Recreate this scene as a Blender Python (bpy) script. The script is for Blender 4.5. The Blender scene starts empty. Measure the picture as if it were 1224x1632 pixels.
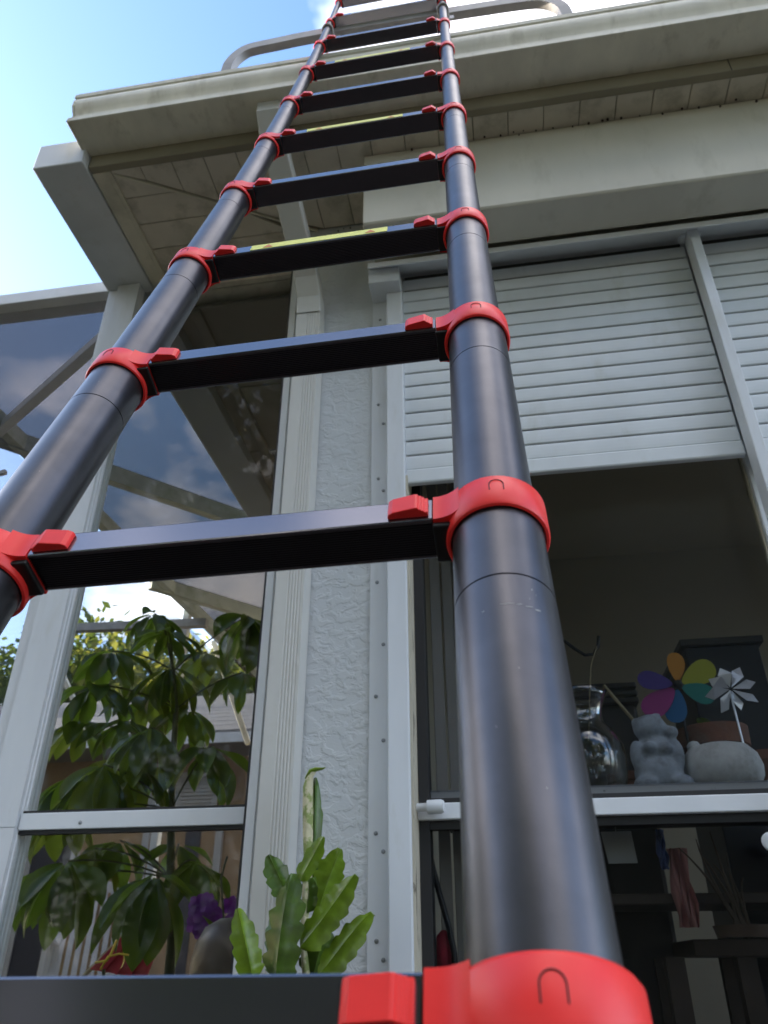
import bpy, math, random
from mathutils import Vector, Matrix, Quaternion
random.seed(7)
R = math.radians
C = bpy.context.scene.collection
sc = bpy.context.scene

# ------------------------------------------------------------------ camera, sky, sun, exposure
FPX, PITCH, YAW, ROLL = 1217.4, R(30.7601), R(-8.9963), R(-0.0509)     # focal length in photo pixels (1224 x 1632)
fw = Vector((math.sin(YAW)*math.cos(PITCH), math.cos(YAW)*math.cos(PITCH), math.sin(PITCH)))
rt0 = Vector((math.cos(YAW), -math.sin(YAW), 0)); up0 = rt0.cross(fw)
rt = rt0*math.cos(ROLL) + up0*math.sin(ROLL); up = up0*math.cos(ROLL) - rt0*math.sin(ROLL)
cam = bpy.data.cameras.new('camera'); cam.sensor_fit = 'VERTICAL'; cam.sensor_height = 36; cam.sensor_width = 27
cam.lens = 36*FPX/1632; cam.clip_start = 0.02; cam.clip_end = 3000
cam.dof.use_dof = True; cam.dof.focus_distance = 0.75; cam.dof.aperture_fstop = 14
co = bpy.data.objects.new('camera', cam); C.objects.link(co)
co.matrix_world = Matrix(((rt.x, up.x, -fw.x, 0), (rt.y, up.y, -fw.y, 0), (rt.z, up.z, -fw.z, 0), (0, 0, 0, 1)))
sc.camera = co
GZ = -0.55                                                             # ground height; the camera lens is the origin

SUN_AZ, SUN_EL = R(-80), R(14)                                         # azimuth from +Y (behind the house), negative = left
sun_dir = Vector((math.sin(SUN_AZ)*math.cos(SUN_EL), math.cos(SUN_AZ)*math.cos(SUN_EL), math.sin(SUN_EL)))
w = bpy.data.worlds.new('World'); sc.world = w; w.use_nodes = True
nt = w.node_tree; nt.nodes.clear(); N = nt.nodes.new; L = nt.links.new
sky = N('ShaderNodeTexSky'); sky.sky_type = 'NISHITA'; sky.sun_disc = False
sky.sun_elevation = SUN_EL; sky.sun_rotation = SUN_AZ; sky.altitude = 0; sky.air_density = 1.0; sky.dust_density = 2.0; sky.ozone_density = 3.4
tc = N('ShaderNodeTexCoord'); sep = N('ShaderNodeSeparateXYZ'); L(tc.outputs['Generated'], sep.inputs[0])
ad = N('ShaderNodeMath'); ad.operation = 'ADD'; ad.inputs[1].default_value = 0.22; L(sep.outputs[2], ad.inputs[0])
mx = N('ShaderNodeMath'); mx.operation = 'MAXIMUM'; mx.inputs[1].default_value = 0.08; L(ad.outputs[0], mx.inputs[0])
dx = N('ShaderNodeMath'); dx.operation = 'DIVIDE'; L(sep.outputs[0], dx.inputs[0]); L(mx.outputs[0], dx.inputs[1])
dy = N('ShaderNodeMath'); dy.operation = 'DIVIDE'; L(sep.outputs[1], dy.inputs[0]); L(mx.outputs[0], dy.inputs[1])
cb = N('ShaderNodeCombineXYZ'); L(dx.outputs[0], cb.inputs[0]); L(dy.outputs[0], cb.inputs[1]); cb.inputs[2].default_value = 72.41
nz = N('ShaderNodeTexNoise'); nz.inputs['Scale'].default_value = 2.3; nz.inputs['Detail'].default_value = 6; nz.inputs['Roughness'].default_value = 0.52
L(cb.outputs[0], nz.inputs['Vector'])
rp = N('ShaderNodeValToRGB'); rp.color_ramp.elements[0].position = 0.47; rp.color_ramp.elements[1].position = 0.68
L(nz.outputs['Fac'], rp.inputs[0])
mxc = N('ShaderNodeMix'); mxc.data_type = 'RGBA'; L(rp.outputs[0], mxc.inputs[0]); L(sky.outputs[0], mxc.inputs[6])
mxc.inputs[7].default_value = (8.8, 8.2, 7.9, 1)
bg = N('ShaderNodeBackground'); bg.inputs[1].default_value = 0.13; L(mxc.outputs[2], bg.inputs[0])
ow = N('ShaderNodeOutputWorld'); L(bg.outputs[0], ow.inputs[0])
sl = bpy.data.lights.new('sun', 'SUN'); sl.energy = 4.0; sl.angle = R(0.5); sl.color = (1, 0.86, 0.68)
so = bpy.data.objects.new('sun', sl); C.objects.link(so); so.rotation_euler = (-sun_dir).to_track_quat('-Z', 'Y').to_euler(); so.location = sun_dir*30
sc.view_settings.view_transform = 'Standard'; sc.view_settings.look = 'None'; sc.view_settings.gamma = 1
sc.view_settings.use_curve_mapping = False; sc.view_settings.exposure = 2.45
sc.cycles.use_denoising = True
sc.cycles.max_bounces = 10; sc.cycles.transparent_max_bounces = 16; sc.cycles.diffuse_bounces = 5

# ------------------------------------------------------------------ measuring helpers: a photo pixel and one known coordinate -> a point
def ray(px, py): return fw + rt*((px-612)/FPX) - up*((py-816)/FPX)
def aty(px, py, Y): d = ray(px, py); return d*(Y/d.y)
def atz(px, py, Z): d = ray(px, py); return d*(Z/d.z)

# ------------------------------------------------------------------ materials
def mat(name, col, rough=0.5, metal=0.0, spec=0.5, var=0.0, vscale=8, bump=0.0, bscale=60, bdetail=4, dirt=None, dscale=5, dlo=0.5, dhi=0.75, trans=0.0, emit=None, stretch=None, bdist=0.01, rvar=0.0, rscale=40):
    m = bpy.data.materials.new(name); m.use_nodes = True; t = m.node_tree; b = t.nodes['Principled BSDF']
    b.inputs['Base Color'].default_value = (*col, 1); b.inputs['Roughness'].default_value = rough
    b.inputs['Metallic'].default_value = metal; b.inputs['Specular IOR Level'].default_value = spec
    if trans: b.inputs['Transmission Weight'].default_value = trans
    g = t.nodes.new('ShaderNodeNewGeometry'); src = g.outputs['Position']
    if stretch:
        mp = t.nodes.new('ShaderNodeMapping'); mp.inputs['Scale'].default_value = stretch; t.links.new(src, mp.inputs[0]); src = mp.outputs[0]
    def noise(s, d=4, ro=0.55):
        n = t.nodes.new('ShaderNodeTexNoise'); n.inputs['Scale'].default_value = s; n.inputs['Detail'].default_value = d; n.inputs['Roughness'].default_value = ro
        t.links.new(src, n.inputs['Vector']); return n.outputs['Fac']
    cur = None
    if var:
        hs = t.nodes.new('ShaderNodeHueSaturation'); hs.inputs['Color'].default_value = (*col, 1)
        mr = t.nodes.new('ShaderNodeMapRange'); mr.inputs[1].default_value = 0.3; mr.inputs[2].default_value = 0.7
        mr.inputs[3].default_value = 1-var; mr.inputs[4].default_value = 1+var
        t.links.new(noise(vscale), mr.inputs[0]); t.links.new(mr.outputs[0], hs.inputs['Value']); cur = hs.outputs[0]
    if dirt:
        mi = t.nodes.new('ShaderNodeMix'); mi.data_type = 'RGBA'; mi.inputs[6].default_value = (*col, 1); mi.inputs[7].default_value = (*dirt, 1)
        if cur: t.links.new(cur, mi.inputs[6])
        mr = t.nodes.new('ShaderNodeMapRange'); mr.inputs[1].default_value = dlo; mr.inputs[2].default_value = dhi; mr.inputs[4].default_value = 0.85
        t.links.new(noise(dscale, 6, 0.65), mr.inputs[0]); t.links.new(mr.outputs[0], mi.inputs[0]); cur = mi.outputs[2]
    if cur: t.links.new(cur, b.inputs['Base Color'])
    if bump:
        bp = t.nodes.new('ShaderNodeBump'); bp.inputs['Strength'].default_value = bump; bp.inputs['Distance'].default_value = bdist
        t.links.new(noise(bscale, bdetail), bp.inputs['Height']); t.links.new(bp.outputs[0], b.inputs['Normal'])
    if rvar:
        mr = t.nodes.new('ShaderNodeMapRange'); mr.inputs[1].default_value = 0.3; mr.inputs[2].default_value = 0.7; mr.inputs[3].default_value = rough-rvar; mr.inputs[4].default_value = rough+rvar
        t.links.new(noise(rscale, 6, 0.7), mr.inputs[0]); t.links.new(mr.outputs[0], b.inputs['Roughness'])
    if emit: b.inputs['Emission Color'].default_value = (*emit[0], 1); b.inputs['Emission Strength'].default_value = emit[1]
    return m

M = {}
M['tube'] = mat('anodised_tube', (0.10, 0.098, 0.105), 0.36, 0.92, 0.5, var=0.12, vscale=30, bump=0.05, bscale=700, bdist=0.001, rvar=0.03, rscale=18, dirt=(0.34, 0.33, 0.31), dscale=75, dlo=0.735, dhi=0.76)
M['rung'] = mat('anodised_rung', (0.20, 0.195, 0.215), 0.2, 0.97, 0.5, var=0.03, vscale=6)
M['black'] = mat('black_nylon', (0.012, 0.012, 0.013), 0.45, bump=0.05, bscale=900, bdist=0.001)
M['red'] = mat('red_plastic', (0.90, 0.032, 0.026), 0.4, spec=0.45, var=0.05, vscale=30, bump=0.04, bscale=600, bdist=0.001)
M['mark'] = mat('engraving', (0.03, 0.003, 0.003), 0.7)
M['yellow'] = mat('yellow_label', (0.86, 0.84, 0.16), 0.45, var=0.06, vscale=60)
M['pale'] = mat('pale_label', (0.75, 0.8, 0.8), 0.4, var=0.05, vscale=60)
M['orange'] = mat('label_mark', (0.72, 0.22, 0.05), 0.5)
M['steel'] = mat('grey_aluminium', (0.36, 0.35, 0.34), 0.5, 0.25, var=0.12, vscale=20)
M['white'] = mat('white_aluminium', (0.66, 0.69, 0.72), 0.42, var=0.06, vscale=5, dirt=(0.5, 0.5, 0.45), dscale=9, dlo=0.56, dhi=0.9, stretch=(1.6, 1.6, 0.35), bump=0.02, bscale=40)
M['rail'] = mat('window_rail_white', (0.74, 0.77, 0.80), 0.35, var=0.03, vscale=15)
M['gutter'] = mat('gutter_cream', (0.76, 0.725, 0.61), 0.45, var=0.1, vscale=8, dirt=(0.36, 0.32, 0.22), dscale=10, dlo=0.55, dhi=0.85, stretch=(1.6, 1, 0.7))
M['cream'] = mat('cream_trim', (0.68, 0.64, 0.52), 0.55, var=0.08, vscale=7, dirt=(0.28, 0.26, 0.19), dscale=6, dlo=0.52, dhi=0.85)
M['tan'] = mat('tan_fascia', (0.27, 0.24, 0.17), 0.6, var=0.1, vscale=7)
M['downspout'] = mat('downspout_white', (0.58, 0.575, 0.54), 0.45, var=0.04, vscale=5, dirt=(0.36, 0.34, 0.28), dscale=5, dlo=0.6, dhi=0.9)
M['groove'] = mat('soffit_groove', (0.27, 0.245, 0.18), 0.9)
M['soffit'] = mat('soffit_cream', (0.68, 0.625, 0.53), 0.6, var=0.1, vscale=6, dirt=(0.26, 0.24, 0.17), dscale=11, dlo=0.5, dhi=0.8, bump=0.5, bscale=420, bdetail=1, bdist=0.002)
M['speck'] = mat('wasp_mud', (0.05, 0.035, 0.025), 0.9)
M['ceil'] = mat('porch_ceiling', (0.17, 0.16, 0.145), 0.7, var=0.08, vscale=3)
M['box'] = mat('shutter_box_cream', (0.62, 0.595, 0.50), 0.5, var=0.06, vscale=4, dirt=(0.42, 0.40, 0.30), dscale=9, dlo=0.56, dhi=0.9, stretch=(1.4, 1, 0.5))
M['slat'] = mat('shutter_slat_white', (0.68, 0.715, 0.735), 0.4, var=0.05, vscale=5, dirt=(0.52, 0.53, 0.48), dscale=9, dlo=0.58, dhi=0.9, stretch=(1.5, 1.5, 0.5))
M['gap'] = mat('shutter_joint', (0.05, 0.05, 0.045), 0.8)
M['caulk'] = mat('aged_caulk', (0.50, 0.46, 0.36), 0.7, var=0.1, vscale=20, dirt=(0.10, 0.085, 0.06), dscale=38, dlo=0.58, dhi=0.66, stretch=(1, 1, 0.35))
M['gasket'] = mat('black_gasket', (0.015, 0.015, 0.016), 0.6)
M['screw'] = mat('zinc_screw', (0.30, 0.31, 0.32), 0.4, 0.8)
M['roof'] = mat('shingle_grey', (0.20, 0.19, 0.185), 0.9, var=0.25, vscale=30, bump=0.3, bscale=80)
M['header'] = mat('grey_header', (0.24, 0.26, 0.29), 0.6, var=0.06, vscale=4)
M['roof_dark'] = mat('shingle_dimmed', (0.045, 0.043, 0.042), 0.95, var=0.25, vscale=30, bump=0.3, bscale=80)  # darker shingle copy, dims the out-of-sight house roof in rung reflections
M['peach'] = mat('peach_stucco', (0.36, 0.235, 0.12), 0.85, var=0.06, vscale=4, bump=0.3, bscale=60)
M['room'] = mat('room_plaster', (0.48, 0.43, 0.34), 0.85, var=0.06, vscale=2, bump=0.15, bscale=30)
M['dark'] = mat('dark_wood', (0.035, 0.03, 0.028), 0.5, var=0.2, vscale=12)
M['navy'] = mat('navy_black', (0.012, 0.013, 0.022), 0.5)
M['sill'] = mat('sill_grey', (0.16, 0.17, 0.18), 0.5, dirt=(0.03, 0.03, 0.03), dscale=60, dlo=0.62, dhi=0.66)
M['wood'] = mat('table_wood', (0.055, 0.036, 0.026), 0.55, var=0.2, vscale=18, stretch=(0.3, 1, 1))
M['terra'] = mat('terracotta', (0.20, 0.085, 0.05), 0.85, var=0.2, vscale=18, dirt=(0.20, 0.16, 0.14), dscale=14, bump=0.2, bscale=120)
M['stone'] = mat('grey_cast_stone', (0.36, 0.40, 0.45), 0.85, dirt=(0.16, 0.17, 0.19), dscale=26, dlo=0.5, dhi=0.68, var=0.15, vscale=60, bump=0.4, bscale=180, bdist=0.002)
M['whitestone'] = mat('white_ceramic_stone', (0.62, 0.62, 0.60), 0.75, dirt=(0.36, 0.35, 0.32), dscale=24, dlo=0.52, dhi=0.72, var=0.1, vscale=60, bump=0.25, bscale=200, bdist=0.002)
M['brown'] = mat('brown_glaze', (0.10, 0.065, 0.045), 0.42, var=0.2, vscale=9)
M['cloth'] = mat('pink_striped_cloth', (0.52, 0.24, 0.22), 0.9, var=0.3, vscale=26, stretch=(3, 3, 0.2), bump=0.4, bscale=50)
M['bluecloth'] = mat('blue_cloth', (0.08, 0.13, 0.34), 0.9, var=0.2, vscale=20, bump=0.4, bscale=50)
M['paper'] = mat('white_paper', (0.5, 0.5, 0.48), 0.8)
M['redcloth'] = mat('red_canvas', (0.42, 0.02, 0.045), 0.7, var=0.12, vscale=10)
M['ystalk'] = mat('yellow_stalk', (0.72, 0.50, 0.05), 0.5, var=0.1, vscale=20)
M['bark'] = mat('bark', (0.09, 0.065, 0.045), 0.9, var=0.3, vscale=14, bump=0.6, bscale=40)
M['stem'] = mat('plant_stem', (0.07, 0.075, 0.035), 0.6, var=0.2, vscale=40)
M['drystem'] = mat('corky_stem', (0.54, 0.50, 0.32), 0.8, var=0.12, vscale=60, dirt=(0.20, 0.27, 0.06), dscale=38, dlo=0.47, dhi=0.54, bump=0.4, bscale=160, bdist=0.003)
M['rod'] = mat('black_iron', (0.012, 0.012, 0.014), 0.5)
M['bamboo'] = mat('bamboo', (0.42, 0.34, 0.2), 0.6, var=0.15, vscale=40)
M['chair'] = mat('white_painted_wood', (0.46, 0.46, 0.46), 0.5, var=0.04, vscale=8)
M['ground'] = mat('lawn', (0.075, 0.07, 0.04), 0.95, var=0.35, vscale=1.2, bump=0.6, bscale=50)
M['dark_sheet'] = mat('low_bounce_ground', (0.028, 0.019, 0.013), 0.95, var=0.5, vscale=30, bump=0.8, bscale=60)
M['floor'] = mat('porch_floor', (0.28, 0.26, 0.23), 0.7, var=0.1, vscale=3)
M['blind'] = mat('vertical_blind', (0.22, 0.20, 0.17), 0.7)
M['silver'] = mat('silver_foil', (0.88, 0.90, 0.95), 0.3, 0.45)
for nme, c_ in dict(p_orange=(0.62, 0.25, 0.02), p_lime=(0.42, 0.42, 0.03), p_violet=(0.09, 0.05, 0.28), p_magenta=(0.40, 0.05, 0.25), p_blue=(0.02, 0.16, 0.38), p_teal=(0.02, 0.26, 0.22)).items():
    M[nme] = mat(nme+'_fabric', c_, 0.7)

def leafmat(name, front, back, rough=0.35, tr=0.3, var=0.25, vscale=9):
    m = mat(name, front, rough, spec=0.5, var=var, vscale=vscale); t = m.node_tree; b = t.nodes['Principled BSDF']
    o = t.nodes['Material Output']; tl = t.nodes.new('ShaderNodeBsdfTranslucent'); tl.inputs[0].default_value = (*back, 1)
    ms = t.nodes.new('ShaderNodeMixShader'); ms.inputs[0].default_value = tr
    t.links.new(b.outputs[0], ms.inputs[1]); t.links.new(tl.outputs[0], ms.inputs[2]); t.links.new(ms.outputs[0], o.inputs[0]); return m
M['leaf'] = leafmat('umbrella_leaf', (0.05, 0.092, 0.026), (0.2, 0.32, 0.025), 0.3, 0.4)
M['leaf_young'] = leafmat('umbrella_leaf_light', (0.10, 0.15, 0.025), (0.26, 0.34, 0.03), 0.35, 0.4)
M['cactus'] = leafmat('cactus_green', (0.07, 0.135, 0.014), (0.18, 0.26, 0.01), 0.28, 0.2, 0.45, 45)
M['cactus_light'] = leafmat('cactus_light_green', (0.17, 0.27, 0.02), (0.26, 0.38, 0.012), 0.28, 0.25, 0.4, 40)
M['tree'] = leafmat('tree_leaf', (0.07, 0.10, 0.02), (0.34, 0.34, 0.06), 0.5, 0.5, 0.4, 0.6)
M['tree_dark'] = leafmat('tree_leaf_dark', (0.035, 0.06, 0.018), (0.14, 0.2, 0.03), 0.5, 0.4, 0.4, 0.6)
M['purple'] = leafmat('orchid_petal', (0.16, 0.035, 0.26), (0.3, 0.04, 0.45), 0.6, 0.3, 0.2, 60)

def facing(t, lo, hi, power):
    lw = t.nodes.new('ShaderNodeLayerWeight'); lw.inputs[0].default_value = 0.5
    pw = t.nodes.new('ShaderNodeMath'); pw.operation = 'POWER'; pw.inputs[1].default_value = power; t.links.new(lw.outputs['Facing'], pw.inputs[0])
    mr = t.nodes.new('ShaderNodeMapRange'); mr.inputs[3].default_value = lo; mr.inputs[4].default_value = hi; t.links.new(pw.outputs[0], mr.inputs[0]); return mr.outputs[0]
def thin(name, tint, lo, hi, power, surf):                              # thin sheet: lets light through, surface share grows at grazing angles
    m = bpy.data.materials.new(name); m.use_nodes = True; t = m.node_tree; t.nodes.clear()
    o = t.nodes.new('ShaderNodeOutputMaterial'); tr = t.nodes.new('ShaderNodeBsdfTransparent'); tr.inputs[0].default_value = (*tint, 1)
    if surf == 'glass': s = t.nodes.new('ShaderNodeBsdfGlossy'); s.inputs['Roughness'].default_value = 0.25 if 'tinted' in name else 0.03; s.inputs[0].default_value = (1, 1, 1, 1)
    else: s = t.nodes.new('ShaderNodeBsdfDiffuse'); s.inputs[0].default_value = surf
    ms = t.nodes.new('ShaderNodeMixShader'); t.links.new(facing(t, lo, hi, power), ms.inputs[0])
    t.links.new(tr.outputs[0], ms.inputs[1]); t.links.new(s.outputs[0], ms.inputs[2]); t.links.new(ms.outputs[0], o.inputs[0]); return m
M['glass'] = thin('window_glass', (0.84, 0.86, 0.86), 0.008, 0.9, 4.5, 'glass')
M['glass_dark'] = thin('tinted_window_glass', (0.78, 0.79, 0.80), 0.006, 0.9, 4.5, 'glass')
M['vase'] = thin('clear_vase_glass', (0.93, 0.94, 0.94), 0.06, 1.0, 1.8, 'glass')
M['screen'] = thin('insect_screen', (0.97, 0.95, 0.95), 0.36, 0.97, 1.0, (0.08, 0.075, 0.085, 1))
M['wallscreen'] = thin('wall_insect_screen', (0.97, 0.98, 1.0), 0.12, 0.6, 2.0, (0.05, 0.05, 0.06, 1))

# stucco: knocked-down plaster relief
def stucco(name, col):
    m = mat(name, col, 0.8, var=0.04, vscale=6); t = m.node_tree; b = t.nodes['Principled BSDF']
    g = t.nodes.new('ShaderNodeNewGeometry'); mp = t.nodes.new('ShaderNodeMapping'); mp.inputs['Scale'].default_value = (1, 1, 1.25); t.links.new(g.outputs['Position'], mp.inputs[0])
    n1 = t.nodes.new('ShaderNodeTexNoise'); n1.inputs['Scale'].default_value = 38; n1.inputs['Detail'].default_value = 3; n1.inputs['Distortion'].default_value = 0.6; t.links.new(mp.outputs[0], n1.inputs['Vector'])
    cr = t.nodes.new('ShaderNodeValToRGB'); cr.color_ramp.elements[0].position = 0.44; cr.color_ramp.elements[1].position = 0.58; t.links.new(n1.outputs['Fac'], cr.inputs[0])
    n2 = t.nodes.new('ShaderNodeTexNoise'); n2.inputs['Scale'].default_value = 160; n2.inputs['Detail'].default_value = 4; t.links.new(mp.outputs[0], n2.inputs['Vector'])
    ma = t.nodes.new('ShaderNodeMath'); ma.operation = 'MULTIPLY_ADD'; ma.inputs[1].default_value = 0.25; t.links.new(n2.outputs['Fac'], ma.inputs[0]); t.links.new(cr.outputs[0], ma.inputs[2])
    bp = t.nodes.new('ShaderNodeBump'); bp.inputs['Strength'].default_value = 0.32; bp.inputs['Distance'].default_value = 0.005
    t.links.new(ma.outputs[0], bp.inputs['Height']); t.links.new(bp.outputs[0], b.inputs['Normal']); return m
M['stucco'] = stucco('white_stucco', (0.58, 0.605, 0.615))

# ------------------------------------------------------------------ mesh helpers
class MB:
    def __init__(s): s.v = []; s.f = []
    def add(s, vs, fs): n = len(s.v); s.v += [Vector(v) for v in vs]; s.f += [tuple(i+n for i in f) for f in fs]; return s
    def box(s, lo, hi):
        x0, y0, z0 = lo; x1, y1, z1 = hi
        return s.add([(x0, y0, z0), (x1, y0, z0), (x1, y1, z0), (x0, y1, z0), (x0, y0, z1), (x1, y0, z1), (x1, y1, z1), (x0, y1, z1)],
                     [(0, 3, 2, 1), (4, 5, 6, 7), (0, 1, 5, 4), (1, 2, 6, 5), (2, 3, 7, 6), (3, 0, 4, 7)])
    def obox(s, o, u, v, w_, us, vs, ws):                               # oriented box: origin, axes, (lo, hi) along each
        P = [o + u*a + v*b + w_*c for c in ws for (a, b) in ((us[0], vs[0]), (us[1], vs[0]), (us[1], vs[1]), (us[0], vs[1]))]
        return s.add(P, [(0, 3, 2, 1), (4, 5, 6, 7), (0, 1, 5, 4), (1, 2, 6, 5), (2, 3, 7, 6), (3, 0, 4, 7)])
    def prism(s, pts, a, b, cap=True):                                  # pts: function(t) ring at a and b given as two lists
        n = len(a); s.add(list(a)+list(b), [(i, (i+1) % n, n+(i+1) % n, n+i) for i in range(n)] + ([tuple(range(n-1, -1, -1)), tuple(range(n, 2*n))] if cap else [])); return s
    def bar(s, a, b, w_, h, upv=Vector((0, 0, 1))):
        a = Vector(a); b = Vector(b); d = (b-a).normalized(); x = d.cross(upv)
        if x.length < 1e-3: x = d.cross(Vector((0, 1, 0)))
        x.normalize(); y = x.cross(d)
        q = [x*(-w_/2)+y*(-h/2), x*(w_/2)+y*(-h/2), x*(w_/2)+y*(h/2), x*(-w_/2)+y*(h/2)]
        return s.prism(None, [a+k for k in q], [b+k for k in q])
    def tube(s, path, r, n=10, cap=True, flat=1.0):
        path = [Vector(p) for p in path]; m = len(path); rs = r if isinstance(r, (list, tuple)) else [r]*m
        d0 = (path[1]-path[0]).normalized(); ref = Vector((0, 0, 1)) if abs(d0.z) < 0.9 else Vector((1, 0, 0))
        x = d0.cross(ref).normalized(); vs = []
        for i, p in enumerate(path):
            d = ((path[min(i+1, m-1)]-path[max(i-1, 0)])).normalized(); x = (x - d*x.dot(d)).normalized(); y = d.cross(x)
            vs += [p + (x*math.cos(2*math.pi*k/n) + y*math.sin(2*math.pi*k/n)*flat)*rs[i] for k in range(n)]
        fs = [(i*n+k, i*n+(k+1) % n, (i+1)*n+(k+1) % n, (i+1)*n+k) for i in range(m-1) for k in range(n)]
        if cap: fs += [tuple(range(n-1, -1, -1)), tuple((m-1)*n+k for k in range(n))]
        return s.add(vs, fs)
    def lathe(s, o, prof, n=24, ax=None, x=None, cap=True):              # prof: (radius, height along ax)
        ax = ax or Vector((0, 0, 1)); x = x or ax.orthogonal().normalized(); y = ax.cross(x); m = len(prof)
        vs = [o + ax*h + (x*math.cos(2*math.pi*k/n)+y*math.sin(2*math.pi*k/n))*r for r, h in prof for k in range(n)]
        fs = [(i*n+k, i*n+(k+1) % n, (i+1)*n+(k+1) % n, (i+1)*n+k) for i in range(m-1) for k in range(n)]
        if cap: fs += [tuple(range(n-1, -1, -1)), tuple((m-1)*n+k for k in range(n))]
        return s.add(vs, fs)
    def ball(s, c, r, n=14, rotm=None):
        c = Vector(c); r = Vector(r) if not isinstance(r, (int, float)) else Vector((r, r, r)); vs = []; m = n//2
        for i in range(m+1):
            th = math.pi*i/m
            for k in range(n):
                q = Vector((r.x*math.sin(th)*math.cos(2*math.pi*k/n), r.y*math.sin(th)*math.sin(2*math.pi*k/n), r.z*math.cos(th)))
                vs.append(c + (rotm @ q if rotm else q))
        return s.add(vs, [(i*n+k, (i+1)*n+k, (i+1)*n+(k+1) % n, i*n+(k+1) % n) for i in range(m) for k in range(n)])
    def mesh(s, name, o=Vector((0, 0, 0))):
        me = bpy.data.meshes.new(name); me.from_pydata([v-o for v in s.v], [], s.f); me.validate(); return me
WL = {}
def wloc(p): return WL.get(p.name, Vector((0, 0, 0))) if p else Vector((0, 0, 0))
def put(name, me, m, parent=None, loc=Vector((0, 0, 0)), rot=None, scale=None, smooth=False):
    ob = bpy.data.objects.new(name, me); C.objects.link(ob)
    if m and not me.materials: me.materials.append(m)
    if parent: ob.parent = parent
    ob.location = Vector(loc) - wloc(parent); WL[ob.name] = Vector(loc)
    if rot is not None: ob.rotation_mode = 'QUATERNION'; ob.rotation_quaternion = rot
    if scale is not None: ob.scale = scale
    if smooth:
        for p in me.polygons: p.use_smooth = True
        if smooth == 'auto':
            try: me.set_sharp_from_angle(angle=R(40))
            except Exception: pass
    return ob
def obj(name, mb, m, parent=None, smooth=False, bevel=0, seg=2):        # one mesh object, origin at its own middle
    lo = Vector((min(v.x for v in mb.v), min(v.y for v in mb.v), min(v.z for v in mb.v))); hi = Vector((max(v.x for v in mb.v), max(v.y for v in mb.v), max(v.z for v in mb.v)))
    c = (lo+hi)/2; ob = put(name, mb.mesh(name, c), m, parent, c, smooth=smooth)
    if bevel:
        bv = ob.modifiers.new('edge', 'BEVEL'); bv.width = bevel; bv.segments = seg; bv.limit_method = 'ANGLE'; bv.angle_limit = R(35)
    return ob
def tag(o, label=None, cat=None, group=None, kind=None):
    if label: o['label'] = label
    if cat: o['category'] = cat
    if group: o['group'] = group
    if kind: o['kind'] = kind
    return o
def thing(name, label, cat, loc, group=None):
    e = bpy.data.objects.new(name, None); C.objects.link(e); e.empty_display_size = 0.1; e.location = loc; WL[e.name] = Vector(loc); return tag(e, label, cat, group)
V = Vector

# ------------------------------------------------------------------ setting
g = MB(); g.box((-600, -600, GZ-0.3), (600, 600, GZ)); tag(obj('ground', g, M['ground']), kind='structure')
f_ = MB(); f_.box((-2.3, 1.75, GZ), (-0.35, 7.2, GZ+0.05)); tag(obj('patio_floor', f_, M['floor']), kind='structure')

mb = MB(); mb.box((-1.3, -0.9, GZ-0.02), (3.0, 1.56, GZ+0.004)); tag(obj('added_dark_sheet', mb, M['dark_sheet']), kind='structure')  # unseen dark sheet, added to darken rung reflections and ground bounce

# ------------------------------------------------------------------ the house
H = thing('house', 'cream stucco house with deep eave, gutter and white roll-down shutters behind the ladder', 'house', (0, 1.53, GZ))
SZ = 1.95
# main stucco pilaster between porch window and shuttered window
b = MB(); b.box((-0.515, 1.53, GZ), (-0.262, 1.74, SZ+0.05)); obj('stucco_wall', b, M['stucco'], H, bevel=0.003)
b = MB(); b.box((-0.262, 1.56, GZ), (1.6, 1.7, -0.28)); obj('stucco_wall', b, M['stucco'], H)
b = MB(); b.box((-0.262, 1.535, 1.70), (1.6, 1.7, SZ+0.05)); obj('stucco_wall', b, M['stucco'], H)
b = MB(); b.box((-1.06, 1.655, GZ), (-0.515, 1.74, -0.35)); obj('stucco_wall', b, M['stucco'], H)
# room behind the shuttered window and the partition to the porch
b = MB(); b.box((-0.36, 1.74, GZ), (-0.26, 5.0, SZ)); obj('room_wall', b, M['room'], H)
b = MB(); b.box((-0.26, 3.6, GZ), (3.6, 3.7, SZ)); obj('room_wall', b, M['room'], H)
b = MB(); b.box((3.6, 1.7, GZ), (3.7, 3.7, 0.2)); obj('room_wall', b, M['room'], H)
b = MB(); b.box((3.6, 1.7, 1.6), (3.7, 3.7, SZ)); obj('room_wall', b, M['room'], H)  # gap below this piece is an added, unseen opening that brightens the room
b = MB(); b.box((1.6, 1.56, GZ), (3.6, 1.7, SZ)); obj('stucco_wall', b, M['stucco'], H)
b = MB(); b.box((-0.26, 1.7, 1.80), (3.6, 3.6, 1.84)); obj('room_ceiling', b, M['room'], H)
b = MB(); b.box((-0.26, 1.7, GZ), (3.6, 3.6, GZ+0.06)); obj('room_floor', b, M['floor'], H)
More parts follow.
